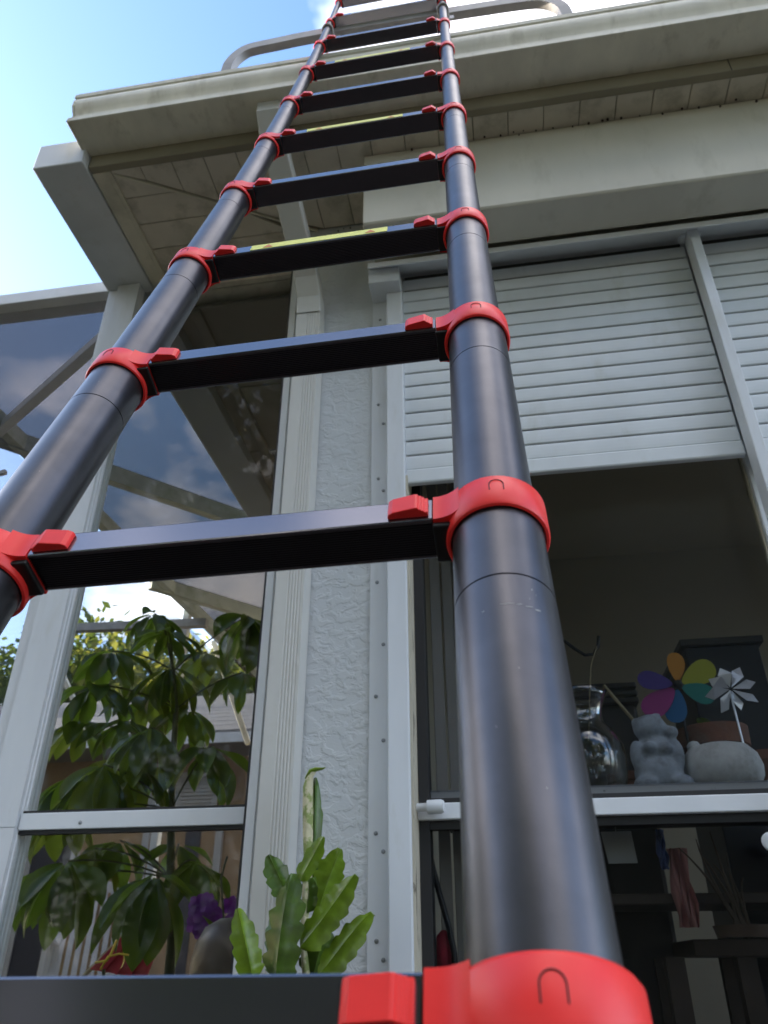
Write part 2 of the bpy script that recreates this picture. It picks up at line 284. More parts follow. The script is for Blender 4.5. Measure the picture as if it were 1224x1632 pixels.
# soffit boards: front run, mitre at the corner, side run
PWID = 0.094; XI = -0.99
def board(pts, along):                                                  # a soffit board as a thin slab with v edges
    mb = MB(); n = len(pts); mb.prism(None, [V((x, y, SZ)) for x, y in pts], [V((x, y, SZ+0.006)) for x, y in pts]); return mb
x = XI; Y0 = 1.235; YB = 1.53
gp = 0.0010
while x < 1.6:
    x1 = x + PWID
    a0, a1 = x+gp, x1-gp
    y_end = lambda xx: min(YB, Y0 + max(0.0, (xx-XI)*0.545))
    ya, yb = y_end(a0), y_end(a1)
    if xx_ := (x1 > XI+0.02): obj('soffit_board', board([(a0, Y0), (a1, Y0), (a1, max(yb-0.006, Y0+0.004)), (a0, max(ya-0.006, Y0+0.002))], 0), M['soffit'], H, bevel=0.0016, seg=1)
    x = x1
y = Y0
while y < 1.72:
    y1 = y + PWID; a0, a1 = y+gp, y1-gp
    xe = lambda yy: min(-0.515, XI + (yy-Y0)/0.545)
    lim = -0.515 if y1 > YB else xe(a1)-0.01
    if y1 <= YB+0.02 or True:
        ya, yb = xe(a0)-0.012, (-0.52 if a1 > YB else xe(a1)-0.012)
        if a0 > YB: ya = -0.52
        if ya > XI+0.004: obj('soffit_board', board([(XI, a0), (ya, a0), (yb, a1), (XI, a1)], 1), M['soffit'], H, bevel=0.0016, seg=1)
        else: obj('soffit_board', board([(XI, a0), (XI+0.006, a0), (yb, a1), (XI, a1)], 1), M['soffit'], H, bevel=0.0016, seg=1)
    y = y1
mb = MB(); d = V((1, 0.545, 0)).normalized(); mb.bar(V((XI+0.01, Y0+0.01, SZ+0.002)), V((XI+(YB-Y0)/0.545, YB, SZ+0.002)), 0.006, 0.012); tag(obj('soffit_mitre_strip', mb, M['cream'], H, bevel=0.002))
mb = MB(); mb.box((-1.02, 1.2355, SZ+0.007), (3.7, 5.2, SZ+0.05)); obj('soffit_backing', mb, M['groove'], H)
# dark dauber specks at the soffit/wall joint
mb = MB()
for k in range(26):
    xx = random.uniform(-0.45, 1.0) if k < 8 else 0.02+0.094*(k-8)*0.5+random.uniform(-.01, .01)
    mb.ball((xx, 1.30-0.004 if xx > -0.26 else 1.526, SZ-random.uniform(0.0, 0.02)), random.uniform(0.002, 0.0042), 6)
tag(obj('dauber_specks', mb, M['speck'], H), kind='stuff')
# fascia
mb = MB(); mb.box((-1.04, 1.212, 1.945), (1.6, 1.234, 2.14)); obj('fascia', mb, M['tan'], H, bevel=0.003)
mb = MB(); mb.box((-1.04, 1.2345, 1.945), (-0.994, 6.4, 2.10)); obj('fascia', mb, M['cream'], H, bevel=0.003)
mb = MB(); mb.box((-0.994, 1.2345, 1.943), (-0.982, 1.66, 1.952)); obj('soffit_trim', mb, M['cream'], H, bevel=0.002)
# gutter, ogee front
prof = [(1.2115, 2.118), (1.2115, 1.995), (1.107, 1.995), (1.103, 1.998), (1.1025, 2.012), (1.106, 2.0155), (1.117, 2.019), (1.1195, 2.030), (1.117, 2.044), (1.110, 2.058), (1.104, 2.073),
        (1.102, 2.088), (1.105, 2.101), (1.1085, 2.105), (1.1035, 2.109), (1.102, 2.121), (1.108, 2.123), (1.110, 2.117), (1.121, 2.0), (1.207, 2.0), (1.207, 2.118)]
NP = len(prof)
mb = MB(); mb.prism(None, [V((-1.05, y, z)) for y, z in prof], [V((1.6, y, z)) for y, z in prof], cap=False)
mb.add([V((-1.05, y, z)) for y, z in prof], [tuple(range(NP-1, -1, -1))])
G = obj('gutter', mb, M['gutter'], H, smooth='auto')
mb = MB(); pr2 = prof[1:16]+[(1.2115, 2.12)]
wig = [V((0.003*math.sin(9*i), 0, 0)) for i in range(len(pr2))]
mb.prism(None, [V((-1.058, y, z))+wig[i] for i, (y, z) in enumerate(pr2)], [V((-1.051, y, z)) for y, z in pr2]); obj('end_cap', mb, M['gutter'], G, bevel=0.0015)
mb = MB(); mb.box((0.698, 1.2112, 1.945), (0.7, 1.2122, 2.0)); obj('fascia_joint', mb, M['gap'], H)
# side box gutter (runs back along the porch)
mb = MB(); mb.box((-1.196, 1.188, 1.94), (-1.043, 6.4, 2.045)); SG = obj('side_gutter', mb, M['white'], H, bevel=0.004)
SG['label'] = 'wide white box gutter running back along the porch side'
# roof slab over eave, porch and room
rf = MB(); rf.prism(None, [V((-1.035, 1.24, 2.16)), V((-1.035, 4.2, 3.0)), V((-1.035, 7.0, 2.15)), V((-1.035, 7.0, 2.11)), V((-1.035, 4.2, 2.95)), V((-1.035, 1.24, 2.11))][::-1],
                    [V((4, 1.24, 2.16)), V((4, 4.2, 3.0)), V((4, 7.0, 2.15)), V((4, 7.0, 2.11)), V((4, 4.2, 2.95)), V((4, 1.24, 2.11))][::-1]); obj('roof', rf, M['roof_dark'], H)
# shutter box under the soffit
bx = [(1.302, SZ-0.003), (1.302, 1.668), (1.306, 1.662), (1.413, 1.656), (1.416, 1.735), (1.531, 1.735), (1.533, SZ-0.003)]
mb = MB(); mb.prism(None, [V((-0.262, y, z)) for y, z in bx], [V((1.6, y, z)) for y, z in bx]); o = obj('shutter_box', mb, M['box'], H, bevel=0.003); o['label'] = 'plain cream shutter box with slanted underside below the soffit'
# header channel with drip lip
hp = [(1.532, 1.712), (1.424, 1.654), (1.421, 1.650), (1.421, 1.632), (1.425, 1.632), (1.427, 1.646), (1.532, 1.700)]
mb = MB(); mb.prism(None, [V((-0.27, y, z)) for y, z in hp], [V((1.6, y, z)) for y, z in hp]); obj('header_channel', mb, M['rail'], H, bevel=0.0012)
mb = MB(); mb.box((-0.272, 1.446, 1.60), (-0.187, 1.53, 1.655)); obj('header_end_block', mb, M['white'], H, bevel=0.002)
# left guide rail: screwed flange + raised channel + stained inner lip
mb = MB(); mb.box((-0.272, 1.521, -0.5), (-0.229, 1.5295, 1.655)); GR = obj('guide_rail', mb, M['white'], H, bevel=0.001)
mb = MB(); mb.box((-0.2288, 1.488, -0.5), (-0.186, 1.5285, 1.655)); obj('rail_channel', mb, M['white'], GR, bevel=0.0025)
mb = MB(); mb.box((-0.1858, 1.5, -0.5), (-0.181, 1.575, 1.0)); obj('caulk_line', mb, M['caulk'], GR)
sm = MB(); sm.lathe(V((0, 0, 0)), [(0.0, 0.0), (0.0042, 0.0), (0.004, 0.0012), (0.0028, 0.0022), (0.0, 0.0024)], 10, V((0, -1, 0)), cap=False); sme = sm.mesh('screw'); sme.materials.append(M['screw'])
for px, py in ((603, 645), (611, 675), (603, 763), (611, 782), (601, 928), (611, 1027), (599, 1110), (611, 1180), (599, 1328), (611, 1357), (600, 1500), (611, 1530), (605, 560), (606, 510)):
    p = aty(px, py, 1.521); put('screw', sme, None, GR, p)
# storm bar between the two shutters
mb = MB(); mb.box((0.578, 1.452, -0.4), (0.603, 1.499, 1.684)); SB = obj('storm_bar', mb, M['white'], H, bevel=0.0025); SB['label'] = 'slim white upright bar between the two roll shutters'
for x_ in (0.564, 0.6035): mb = MB(); mb.box((x_, 1.47, 1.664), (x_+0.0135, 1.5, 1.689)); obj('bar_bracket', mb, M['white'], SB, bevel=0.002)
# roll shutters: every slat its own piece
def slatmesh(x0, x1):
    pr = [(0.0, 0.0), (-0.0022, 0.002), (-0.0030, 0.010), (-0.0032, 0.020), (-0.0030, 0.031), (-0.0022, 0.0375), (-0.0005, 0.0395), (0.002, 0.0396), (0.002, 0.0)]
    mb = MB(); cx = (x0+x1)/2
    mb.prism(None, [V((x0-cx, y, z)) for y, z in pr], [V((x1-cx, y, z)) for y, z in pr]); return mb.mesh('slat'), cx
YS = 1.515
for (x0, x1), lab in (((-0.1855, 0.5785), 'left roll shutter of white slats half lowered over the window'), ((0.6035, 1.38), 'right roll shutter of white slats cut by the photo edge')):
    mb = MB(); zb = 0.981
    mb.box((x0+0.004, YS+0.008, zb+0.05), (x1-0.004, YS+0.012, 1.69)); RS = obj('roller_shutter', mb, M['gap'], H); RS['label'] = lab
    bb = MB(); pb = [(0.006, 0), (-0.007, 0), (-0.009, 0.004), (-0.009, 0.036), (-0.005, 0.0405), (0.006, 0.0405)]
    bb.prism(None, [V((x0, YS+y, zb+z)) for y, z in pb], [V((x1, YS+y, zb+z)) for y, z in pb]); obj('bottom_bar', bb, M['slat'], RS, bevel=0.001)
    me, cx = slatmesh(x0, x1); me.materials.append(M['slat'])
    z = zb + 0.0425; k = 0
    while z < 1.65:
        put('slat', me, None, RS, V((cx, YS+random.uniform(-0.0007, 0.0007), z+random.uniform(-0.0004, 0.0004)))); z += 0.0432; k += 1
# main window: frame, panes, meeting rail, latches
YW = 1.60
mb = MB(); mb.box((-0.18, 1.57, -0.45), (-0.160, 1.63, 1.70)); W1 = obj('window', mb, M['gasket'], H); W1['label'] = 'large dark glazed window under the half lowered shutter'
mb = MB(); mb.box((-0.16, 1.596, 0.30), (0.60, 1.600, 1.70)); obj('pane', mb, M['glass_dark'], W1)
mb = MB(); mb.box((-0.16, 1.583, -0.28), (0.60, 1.587, 0.23)); obj('pane', mb, M['glass_dark'], W1)
mb = MB(); mb.box((-0.182, 1.555, 0.2425), (1.38, 1.592, 0.2725)); obj('meeting_rail', mb, M['rail'], W1, bevel=0.002)
mb = MB(); mb.box((-0.16, 1.572, 0.226), (1.38, 1.59, 0.2423)).box((-0.16, 1.588, 0.273), (1.38, 1.6, 0.287)); obj('gasket', mb, M['gasket'], W1, bevel=0.001)
mb = MB(); mb.box((-0.16, 1.601, 0.287), (1.38, 1.64, 0.304)); obj('inner_sill', mb, M['sill'], W1, bevel=0.002)
mb = MB(); mb.box((0.60, 1.578, -0.28), (0.636, 1.625, 1.70)); obj('mullion', mb, M['rail'], W1, bevel=0.002)
mb = MB(); mb.box((0.5955, 1.59, 0.3), (0.5995, 1.61, 1.70)); obj('gasket', mb, M['caulk'], W1)
mb = MB(); mb.box((0.636, 1.596, 0.30), (1.38, 1.600, 1.70)); obj('pane', mb, M['glass_dark'], W1)
mb = MB(); mb.box((0.636, 1.583, -0.28), (1.38, 1.587, 0.23)); obj('pane', mb, M['glass_dark'], W1)
mb = MB(); mb.box((1.38, 1.47, -0.45), (1.6, 1.63, 1.70)); obj('jamb', mb, M['white'], W1)
def pin(p, ln, r, dirx):
    mb = MB(); mb.lathe(p, [(r*0.6, -0.004), (r*0.6, ln*0.3), (r*0.62, ln*0.32), (r, ln*0.34), (r, ln*0.86), (r*0.8, ln*0.97), (0.002, ln)], 16, dirx); return mb
obj('latch_pin', pin(aty(668, 1287, 1.54), 0.05, 0.013, V((1, -0.12, 0)).normalized()), M['white'], W1, smooth='auto')
obj('latch_pin', pin(aty(1231, 1344, 1.54), 0.03, 0.0155, V((-0.35, -1, 0)).normalized()), M['white'], W1, smooth='auto')
# porch window: frame, panes, rail
mb = MB(); mb.box((-0.522, 1.532, -0.4), (-0.5152, 1.70, SZ-0.02)); W2 = obj('porch_window', mb, M['gasket'], H); W2['label'] = 'tall porch window beside the corner post with a plant behind it'
mb = MB(); mb.box((-0.515, 1.5245, GZ), (-0.497, 1.5285, SZ-0.05)); obj('jamb_flashing', mb, M['white'], W2, bevel=0.001)
YP = 1.665
mb = MB(); mb.box((-1.07, YP, 0.30), (-0.522, YP+0.004, SZ-0.02)); obj('pane', mb, M['glass'], W2)
mb = MB(); mb.box((-1.07, YP-0.012, -0.35), (-0.522, YP-0.008, 0.25)); obj('pane', mb, M['glass'], W2)
mb = MB(); mb.box((-1.07, YP-0.025, 0.256), (-0.5225, YP-0.001, 0.291)); PR = obj('meeting_rail', mb, M['rail'], W2, bevel=0.002)
mb = MB(); mb.box((-1.07, YP-0.02, 0.248), (-0.5225, YP-0.002, 0.2555)).box((-1.07, YP-0.018, 0.2915), (-0.5225, YP, 0.297)); obj('gasket', mb, M['gasket'], W2)
put('screw', sme, None, PR, aty(128, 1311, YP-0.025))
# corner post with flutes, in two lengths
def fluted(x0, x1, y0, y1, z0, z1, front, right, depth=0.003):
    pts = [(x0, y1), (x0, y0)]
    def fl(p, q, a, b, n):
        P = V((*p, 0)); Q = V((*q, 0)); d = Q-P; nrm = V((-d.y, d.x, 0)).normalized()
        for i in range(n):
            for t_, dd in ((0.0, 0), (0.18, 1), (0.5, 1), (0.68, 0)):
                v = P + d*(a+(b-a)*(i+t_)/n) + nrm*(depth*dd); pts.append((v.x, v.y))
    if front: fl((x0, y0), (x1, y0), *front)
    pts.append((x1, y0))
    if right: fl((x1, y0), (x1, y1), *right)
    pts.append((x1, y1)); mb = MB(); mb.prism(None, [V((x, y, z0)) for x, y in pts], [V((x, y, z1)) for x, y in pts]); return mb
a_ = fluted(-1.148, -1.072, 1.63, 1.70, 0.262, 1.938, None, (0.12, 0.9, 4), 0.0022); CP = obj('corner_post', a_, M['white'], H); CP['label'] = 'white fluted corner post under the side gutter'
a_ = fluted(-1.149, -1.071, 1.629, 1.70, GZ, 0.2605, None, (0.12, 0.9, 4), 0.0022); obj('post_sleeve', a_, M['white'], CP)
# downspout: outlet, slanted leg, fluted vertical leg
mb = MB()
def ring(c, ux, uy, w_, h): return [c+ux*(-w_/2)+uy*(-h/2), c+ux*(w_/2)+uy*(-h/2), c+ux*(w_/2)+uy*(h/2), c+ux*(-w_/2)+uy*(h/2)]
X_ = V((1, 0, 0)); DSX = -0.437
rr = [ring(V((DSX-0.055, 1.158, 1.998)), X_, V((0, 1, 0)), 0.064, 0.05), ring(V((DSX-0.055, 1.158, 1.955)), X_, V((0, 1, 0)), 0.064, 0.05),
      ring(V((DSX-0.052, 1.19, 1.915)), X_, V((0, 0.75, 0.65)), 0.066, 0.05), ring(V((DSX-0.01, 1.455, 1.665)), X_, V((0, 0.75, 0.65)), 0.066, 0.05), ring(V((DSX-0.006, 1.487, 1.6)), X_, V((0, 1, 0.12)), 0.067, 0.05), ring(V((DSX-0.005, 1.491, 1.54)), X_, V((0, 1, 0)), 0.068, 0.052)]
for q0, q1 in zip(rr[:-1], rr[1:]): mb.prism(None, q0, q1, cap=False)
DS = obj('downspout', mb, M['downspout'], H, bevel=0.004); DS['label'] = 'cream downspout bent back from gutter to wall'
a_ = fluted(DSX-0.037, DSX+0.028, 1.468, 1.524, GZ, 1.56, (0.42, 0.94, 5), None, 0.0016); obj('downspout_leg', a_, M['downspout'], DS)

# porch ceiling, side header and rear header
for k in range(9):
    y0 = 1.745+0.42*k; mb = MB(); mb.box((-1.0, y0+0.002, 1.915), (-0.36, y0+0.418, 1.93)); obj('ceiling_panel', mb, M['ceil'], H, bevel=0.002)
mb = MB(); mb.box((-1.145, 1.72, 1.865), (-1.0, 5.2, 1.938)); obj('porch_header', mb, M['header'], H, bevel=0.003)
mb = MB(); mb.box((-0.94, 1.75, 1.895), (-0.905, 5.2, 1.9148)); obj('ceiling_trim', mb, M['ceil'], H, bevel=0.002)
mb = MB(); mb.box((-0.36, 5.0, GZ), (3.6, 5.1, SZ)); obj('rear_wall', mb, M['peach'], H)

# ------------------------------------------------------------------ telescopic ladder
LE, LA, TH = R(19.5821), R(-0.4044), R(-0.4937)
lax = V((math.sin(LA), math.sin(LE)*math.cos(LA), math.cos(LE)*math.cos(LA)))
aax = V((math.cos(TH), math.sin(TH), 0)); aax = (aax - lax*aax.dot(lax)).normalized(); nax = aax.cross(lax)
LP = V((-0.1646, 0.3953, 0.2287)); AX = 0.169; EN = -0.016
def tk(k): return 0.29*k + 0.003*k*(k-7) - (0.0048 if k == -1 else 0)
def lad(k): return LP + lax*tk(k) + nax*(0.0018*k*(k-7))
def tr_(k): return 0.0272 - 0.0021*k
def hw(k): return 0.131 + 0.0026*k
base = lad(-2) - lax*((lad(-2).z-GZ)/lax.z)
LD = thing('telescopic_ladder', 'black telescopic ladder with red locking collars leaning on the gutter', 'ladder', base)
RH, RD = 0.021, 0.031
def locframe(k):
    l = (lad(k)-lad(k-1)).normalized() if k > -2 else lax
    return l
for k in range(-2, 11):
    P = lad(k); l = locframe(k); a = (aax - l*aax.dot(l)).normalized(); n = a.cross(l)
    # rung: rounded box, ribbed top and underside
    w_ = hw(k); r0 = 0.0014; pts = []
    NR = 14 if k < 3 else 0
    def rib(n0, n1, lz, sgn):
        o_ = []
        if not NR: return o_
        for i in range(NR):
            for t_, dd in ((0.05, 0), (0.25, 1), (0.6, 1), (0.8, 0)): o_.append((n0+(n1-n0)*(i+t_)/NR, lz+sgn*0.0013*dd))
        return o_
    pts = [(0, r0), (-r0*0.3, r0*0.3), (-r0, 0)] + rib(-0.003, -RD+0.003, 0, 1) + [(-RD+r0, 0), (-RD+r0*0.3, r0*0.3), (-RD, r0), (-RD, RH-r0), (-RD+r0*0.3, RH-r0*0.3), (-RD+r0, RH), (-r0, RH), (-r0*0.3, RH-r0*0.3), (0, RH-r0)]
    mb = MB(); mb.prism(None, [P - a*w_ + n*u + l*v for u, v in pts], [P + a*w_ + n*u + l*v for u, v in pts]); RG = obj('rung', mb, M['rung'], LD)
    # labels on alternate rungs
    if k in (2, 4, 6, 8):
        mb = MB(); xs = (-w_*0.66, w_*0.57); mb.obox(P, a, l, n, xs, (0.0035, RH-0.0025), (0.0001, 0.0005)); ST = obj('label_sticker', mb, M['pale'] if k == 8 else M['yellow'], RG)
        if k != 8:
            for xx in (-w_*0.5, w_*0.42):
                mb = MB(); s_ = 0.006; c0 = P + a*xx + l*0.006 + n*0.0007
                mb.prism(None, [c0-a*s_, c0+a*s_, c0+l*s_*1.5], [c0-a*s_+n*0.0002, c0+a*s_+n*0.0002, c0+l*s_*1.5+n*0.0002]); obj('warning_mark', mb, M['orange'], RG)
    for s in (-1, 1):
        ua = a*(-s)                                                     # from the stile towards the rung
        Cc = P + a*(s*AX) + n*EN; r = tr_(k); Ro = r + 0.0037; ue = AX - w_ - 0.0008
        # stile tube of this section, with plug seam
        Pm = lad(k-1) if k > -2 else base; Cm = Pm + a*(s*AX) + n*EN
        ax_ = (Cc-Cm).normalized(); ln = (Cc-Cm).length; sh = 0.066 - 0.0016*k
        pf = [(r, -0.001 if k == -2 else 0.006), (r, ln-sh-0.0006), (r-0.0012, ln-sh-0.0003), (r-0.0012, ln-sh+0.0003), (r, ln-sh+0.0006), (r, ln+0.004), (r-0.003, ln+0.006)]
        mb = MB(); mb.lathe(Cm, pf, 48, ax_, a); obj('stile_tube', mb, M['tube'], LD, smooth='auto')
        if k == -2:
            mb = MB(); mb.lathe(Cm, [(r+0.004, -0.002), (r+0.006, 0.0), (r+0.006, 0.03), (r+0.001, 0.036), (r+0.001, 0.002)], 24, V((0, 0, 1)), a, cap=False); obj('rubber_foot', mb, M['black'], LD, smooth='auto')
        # red collar: ring plus S-curved arm to the rung
        lo, hi = -0.009, 0.020
        mb = MB(); mb.lathe(Cc, [(r+0.0006, hi-0.001), (r+0.0022, hi), (Ro-0.0012, hi-0.0003), (Ro, hi-0.0022), (Ro, lo+0.0022), (Ro-0.0009, lo+0.0006), (Ro-0.0025, lo), (r+0.0006, lo+0.001)], 56, l, a, cap=False)
        hn = RD/2 + 0.0012; arm = []
        a0 = math.asin(min(0.93, (hn+0.006)/Ro)) if Ro > hn+0.004 else 1.0
        sx, sy = Ro*math.cos(a0), Ro*math.sin(a0)
        if sx > ue-0.004: sx = ue-0.006; sy = math.sqrt(max(Ro*Ro-sx*sx, 1e-6))
        for i in range(11):
            t_ = i/10; h0 = 2*t_**3-3*t_*t_+1; h1 = t_**3-2*t_*t_+t_; arm.append((sx+(ue-0.001-sx)*t_, hn+(sy-hn)*h0 - (sx/sy)*(ue-sx)*0.9*h1))
        arm.append((ue, hn)); poly = arm + [(u, -v) for u, v in reversed(arm)]
        vz = (-0.0004, RH+0.0006)
        p0 = [Cc + ua*u + n*v + l*vz[0] for u, v in poly]; p1 = [Cc + ua*u + n*v + l*vz[1] for u, v in poly]
        if s == 1: p0.reverse(); p1.reverse()
        mb.prism(None, p0, p1); CL = obj('locking_collar', mb, M['red'], LD, smooth='auto')
        # arch mark pressed into the collar front
        cen = Cc + l*0.0; wA = 0.0042; path = []
        for u, v in [(-1, 0.0042)] + [(math.cos(math.pi*(1-i/10)), 0.0095+0.0042*math.sin(math.pi*i/10)) for i in range(11)] + [(1, 0.0042)]:
            ang = u*wA/Ro + (0.06*s); path.append(cen + a*(math.sin(ang)*(Ro+0.00005)) + n*(math.cos(ang)*(Ro+0.00005)) + l*v)
        mb = MB(); mb.tube(path, 0.00032, 6); obj('arch_mark', mb, M['mark'], CL)
        # black end bracket
        mb = MB(); u0 = max(r*0.72, 0.008); mb.obox(Cc, ua, n, l, (u0, ue+0.0006), (-RD/2+0.001, RD/2-0.0012), (-0.0046, -0.0006)); obj('end_bracket', mb, M['black'], LD, bevel=0.0012)
        # red thumb button on the rung front, stepped at the inner end
        bu = ue + 0.003; bl = 0.0245 if k < 4 else 0.024; z0, z1 = 0.0032, 0.0178
        q = P + a*(s*w_)
        f0 = V((0, 0, 0))
        prof_b = [(u_, v_*0.8) for u_, v_ in [(0.002, 0.0), (0.002, 0.0042), (0.0042, 0.0042), (0.0042, 0.0056), (0.0058, 0.0056), (0.0058, 0.007), (0.0074, 0.007), (0.0078, 0.0086), (0.0095, 0.009), (0.0235, 0.0062), (0.0262, 0.0042), (0.0268, 0.0018), (0.0268, 0.0)]]
        p0 = [q + ua*u + n*v + l*z0 for u, v in prof_b]; p1 = [q + ua*u + n*v + l*z1 for u, v in prof_b]
        if s == -1: p0, p1 = p0[::-1], p1[::-1]
        mb = MB(); mb.prism(None, p0, p1); obj('thumb_button', mb, M['red'], RG, bevel=0.0009)
# pale scuffs round the nearest right stile tube
M['scuff'] = mat('pale_scuff', (0.42, 0.41, 0.39), 0.7)
Pk = lad(0); lk = locframe(0); ak = (aax - lk*aax.dot(lk)).normalized(); nk = ak.cross(lk); rk = tr_(0)+0.00012
mb = MB()
for a0, a1, h, wd_ in ((-0.10, 0.16, -0.0885, 0.00022), (0.2, 0.3, -0.0888, 0.00028), (0.36, 0.5, -0.0893, 0.0003), (0.54, 0.66, -0.09, 0.00045), (0.52, 0.545, -0.076, 0.0006), (0.6, 0.615, -0.079, 0.0005), (0.45, 0.465, -0.0835, 0.0004), (-0.45, -0.4, -0.0905, 0.0003), (0.1, 0.11, -0.13, 0.0005), (-0.35, -0.34, -0.16, 0.0004), (0.3, 0.312, -0.19, 0.0004)):
    n_ = 5; q_ = []
    for i in range(n_+1):
        an = a0+(a1-a0)*i/n_; c = Pk + ak*AX + nk*EN + (ak*math.sin(an)+nk*math.cos(an))*rk + lk*(h+0.0002*math.sin(5*i)); e_ = wd_*(0.4+0.6*math.sin(math.pi*(i+0.5)/(n_+1)))
        q_ += [c-lk*e_, c+lk*e_]
    mb.add(q_, [(2*i, 2*i+2, 2*i+3, 2*i+1) for i in range(n_)])
tag(obj('scuff_marks', mb, M['scuff'], LD), kind='stuff')
# stabiliser bar behind the top, clamped to both stiles
SBY = 1.205; zb_ = 2.415; path = []
for px, py in ((362, 112), (372, 97), (388, 84), (404, 78), (440, 71), (480, 62), (600, 41), (760, 15.5), (845, 3), (868, 3), (888, 9), (902, 20)):
    path.append(aty(px, py, SBY))
path = [path[0]+V((-0.012, 0.02, -0.16))] + path + [path[-1]+V((0.012, 0.02, -0.14))]
for _ in range(2):
    q_ = [path[0]]
    for p_, n_ in zip(path[:-1], path[1:]): q_ += [p_.lerp(n_, 0.25), p_.lerp(n_, 0.75)]
    path = q_+[path[-1]]
mb = MB(); rings = []
for i, p in enumerate(path):
    d = (path[min(i+1, len(path)-1)]-path[max(i-1, 0)]).normalized(); yv = V((0, 1, 0)); yv = (yv-d*yv.dot(d)).normalized(); zv = yv.cross(d)
    rings.append(ring(p, zv, yv, 0.030, 0.024))
for q0, q1 in zip(rings[:-1], rings[1:]): mb.prism(None, q0, q1, cap=False)
obj('stabiliser_bar', mb, M['steel'], LD, smooth='auto')['label'] = 'grey curved stand-off bar behind the ladder top'
for s in (-1, 1):
    c = lad(7.75) + aax*(s*AX) + nax*EN; r = tr_(8)+0.0035; pth = []
    for i in range(13):
        an = math.pi*i/12; pth.append(c + aax*(r*math.cos(an)) + nax*(r*math.sin(an)))
    pth = [pth[0]-nax*0.05] + pth + [pth[-1]-nax*0.05]
    mb = MB(); mb.tube(pth, 0.0035, 8); mb.obox(c-nax*0.022, aax, lax, nax, (-0.03, 0.03), (-0.03, 0.03), (-0.006, 0.0)); obj('clamp', mb, M['steel'], LD, smooth='auto')

# ------------------------------------------------------------------ pool cage
CZ = 2.06
PC = thing('pool_cage', 'white framed pool cage with dark insect screen beside the house', 'pool cage', (-1.6, 1.7, GZ))
def beam(name, a, b, w_, h, m, par=PC): mb = MB(); mb.bar(a, b, w_, h); return obj(name, mb, m, par, bevel=0.003)
M['beam'] = mat('mildewed_beam', (0.42, 0.45, 0.40), 0.6, var=0.12, vscale=6, dirt=(0.22, 0.25, 0.16), dscale=9, dlo=0.5, dhi=0.75)
beam('top_rail', (-2.2, 1.71, 1.985), (-1.2, 1.71, 1.985), 0.09, 0.05, M['white'])
beam('post', (-1.169, 1.66, GZ), (-1.169, 1.66, 1.935), 0.036, 0.03, M['white'])
beam('eave_beam', (-2.12, 1.66, CZ), (-1.93, 6.2, CZ), 0.05, 0.075, M['beam'])
beam('purlin', atz(-60, 675, CZ), atz(448, 850, CZ), 0.05, 0.09, M['beam'])
beam('purlin', atz(240, 928, CZ), atz(470, 997, CZ), 0.05, 0.09, M['beam'])
beam('purlin', (-2.0, 5.9, CZ), (-1.05, 5.9, CZ), 0.05, 0.08, M['beam'])
beam('brace', atz(186, 520, CZ-0.02), atz(-30, 712, CZ-0.02), 0.04, 0.045, M['white'])
for yy in (3.0, 4.5, 6.2): beam('post', (-2.05, yy, GZ), (-2.05, yy, CZ), 0.045, 0.05, M['white'])
beam('chair_rail', aty(60, 1004, 4.4), aty(330, 993, 4.4), 0.05, 0.055, M['steel'])
beam('strut', aty(98, 1072, 5.2), aty(150, 1186, 5.2), 0.035, 0.035, M['cream'])
beam('strut', aty(340, 1022, 5.2), aty(396, 1186, 5.2), 0.035, 0.035, M['cream'])
beam('strut', aty(10, 752, 2.4), aty(-20, 760, 2.4), 0.02, 0.02, M['white'])
mb = MB(); mb.box((-2.1, 1.76, CZ+0.04), (-1.2, 6.2, CZ+0.042)); obj('screen_panel', mb, M['screen'], PC)
mb = MB(); mb.box((-2.108, 1.72, GZ), (-2.106, 6.2, CZ-0.04)); obj('screen_panel', mb, M['wallscreen'], PC)
mb = MB(); mb.box((-2.1, 1.704, GZ), (-1.187, 1.706, 1.96)); obj('screen_panel', mb, M['wallscreen'], PC)

# ------------------------------------------------------------------ house wing across the patio
WY = 7.3
WG = thing('house_wing', 'peach walled house with grey shingle roof seen through the porch window', 'house', (-4, WY, GZ))
mb = MB(); mb.box((-9, WY, GZ), (-0.4, WY+5, 1.79)); obj('wall', mb, M['peach'], WG)
WE, WS = 1.85, 0.42                                                     # eave height and roof slope of the wing
rp_ = [(WY-0.5, WE-0.05), (WY-0.52, WE), (WY+3, WE+3.52*WS), (WY+6.5, WE), (WY+6.5, WE-0.06)]
mb = MB(); mb.prism(None, [V((-9.5, y, z)) for y, z in rp_], [V((0, y, z)) for y, z in rp_]); obj('roof', mb, M['roof'], WG)
for r_i in range(11):
    mb = MB(); y0 = WY-0.54+0.32*r_i; z0 = WE+0.005+0.32*WS*r_i; q_ = [(y0, z0), (y0, z0+0.025), (y0+0.33, z0+0.33*WS+0.022), (y0+0.33, z0+0.33*WS)]
    mb.prism(None, [V((-9.5, y, z)) for y, z in q_], [V((0, y, z)) for y, z in q_]); obj('shingle_course', mb, M['roof'], WG)
mb = MB(); mb.box((-9.5, WY-0.56, WE-0.09), (0, WY-0.53, WE)); obj('fascia', mb, M['white'], WG)
mb = MB(); mb.box((-9.5, WY-0.53, WE-0.08), (0, WY, WE-0.055)); obj('soffit', mb, M['ceil'], WG)
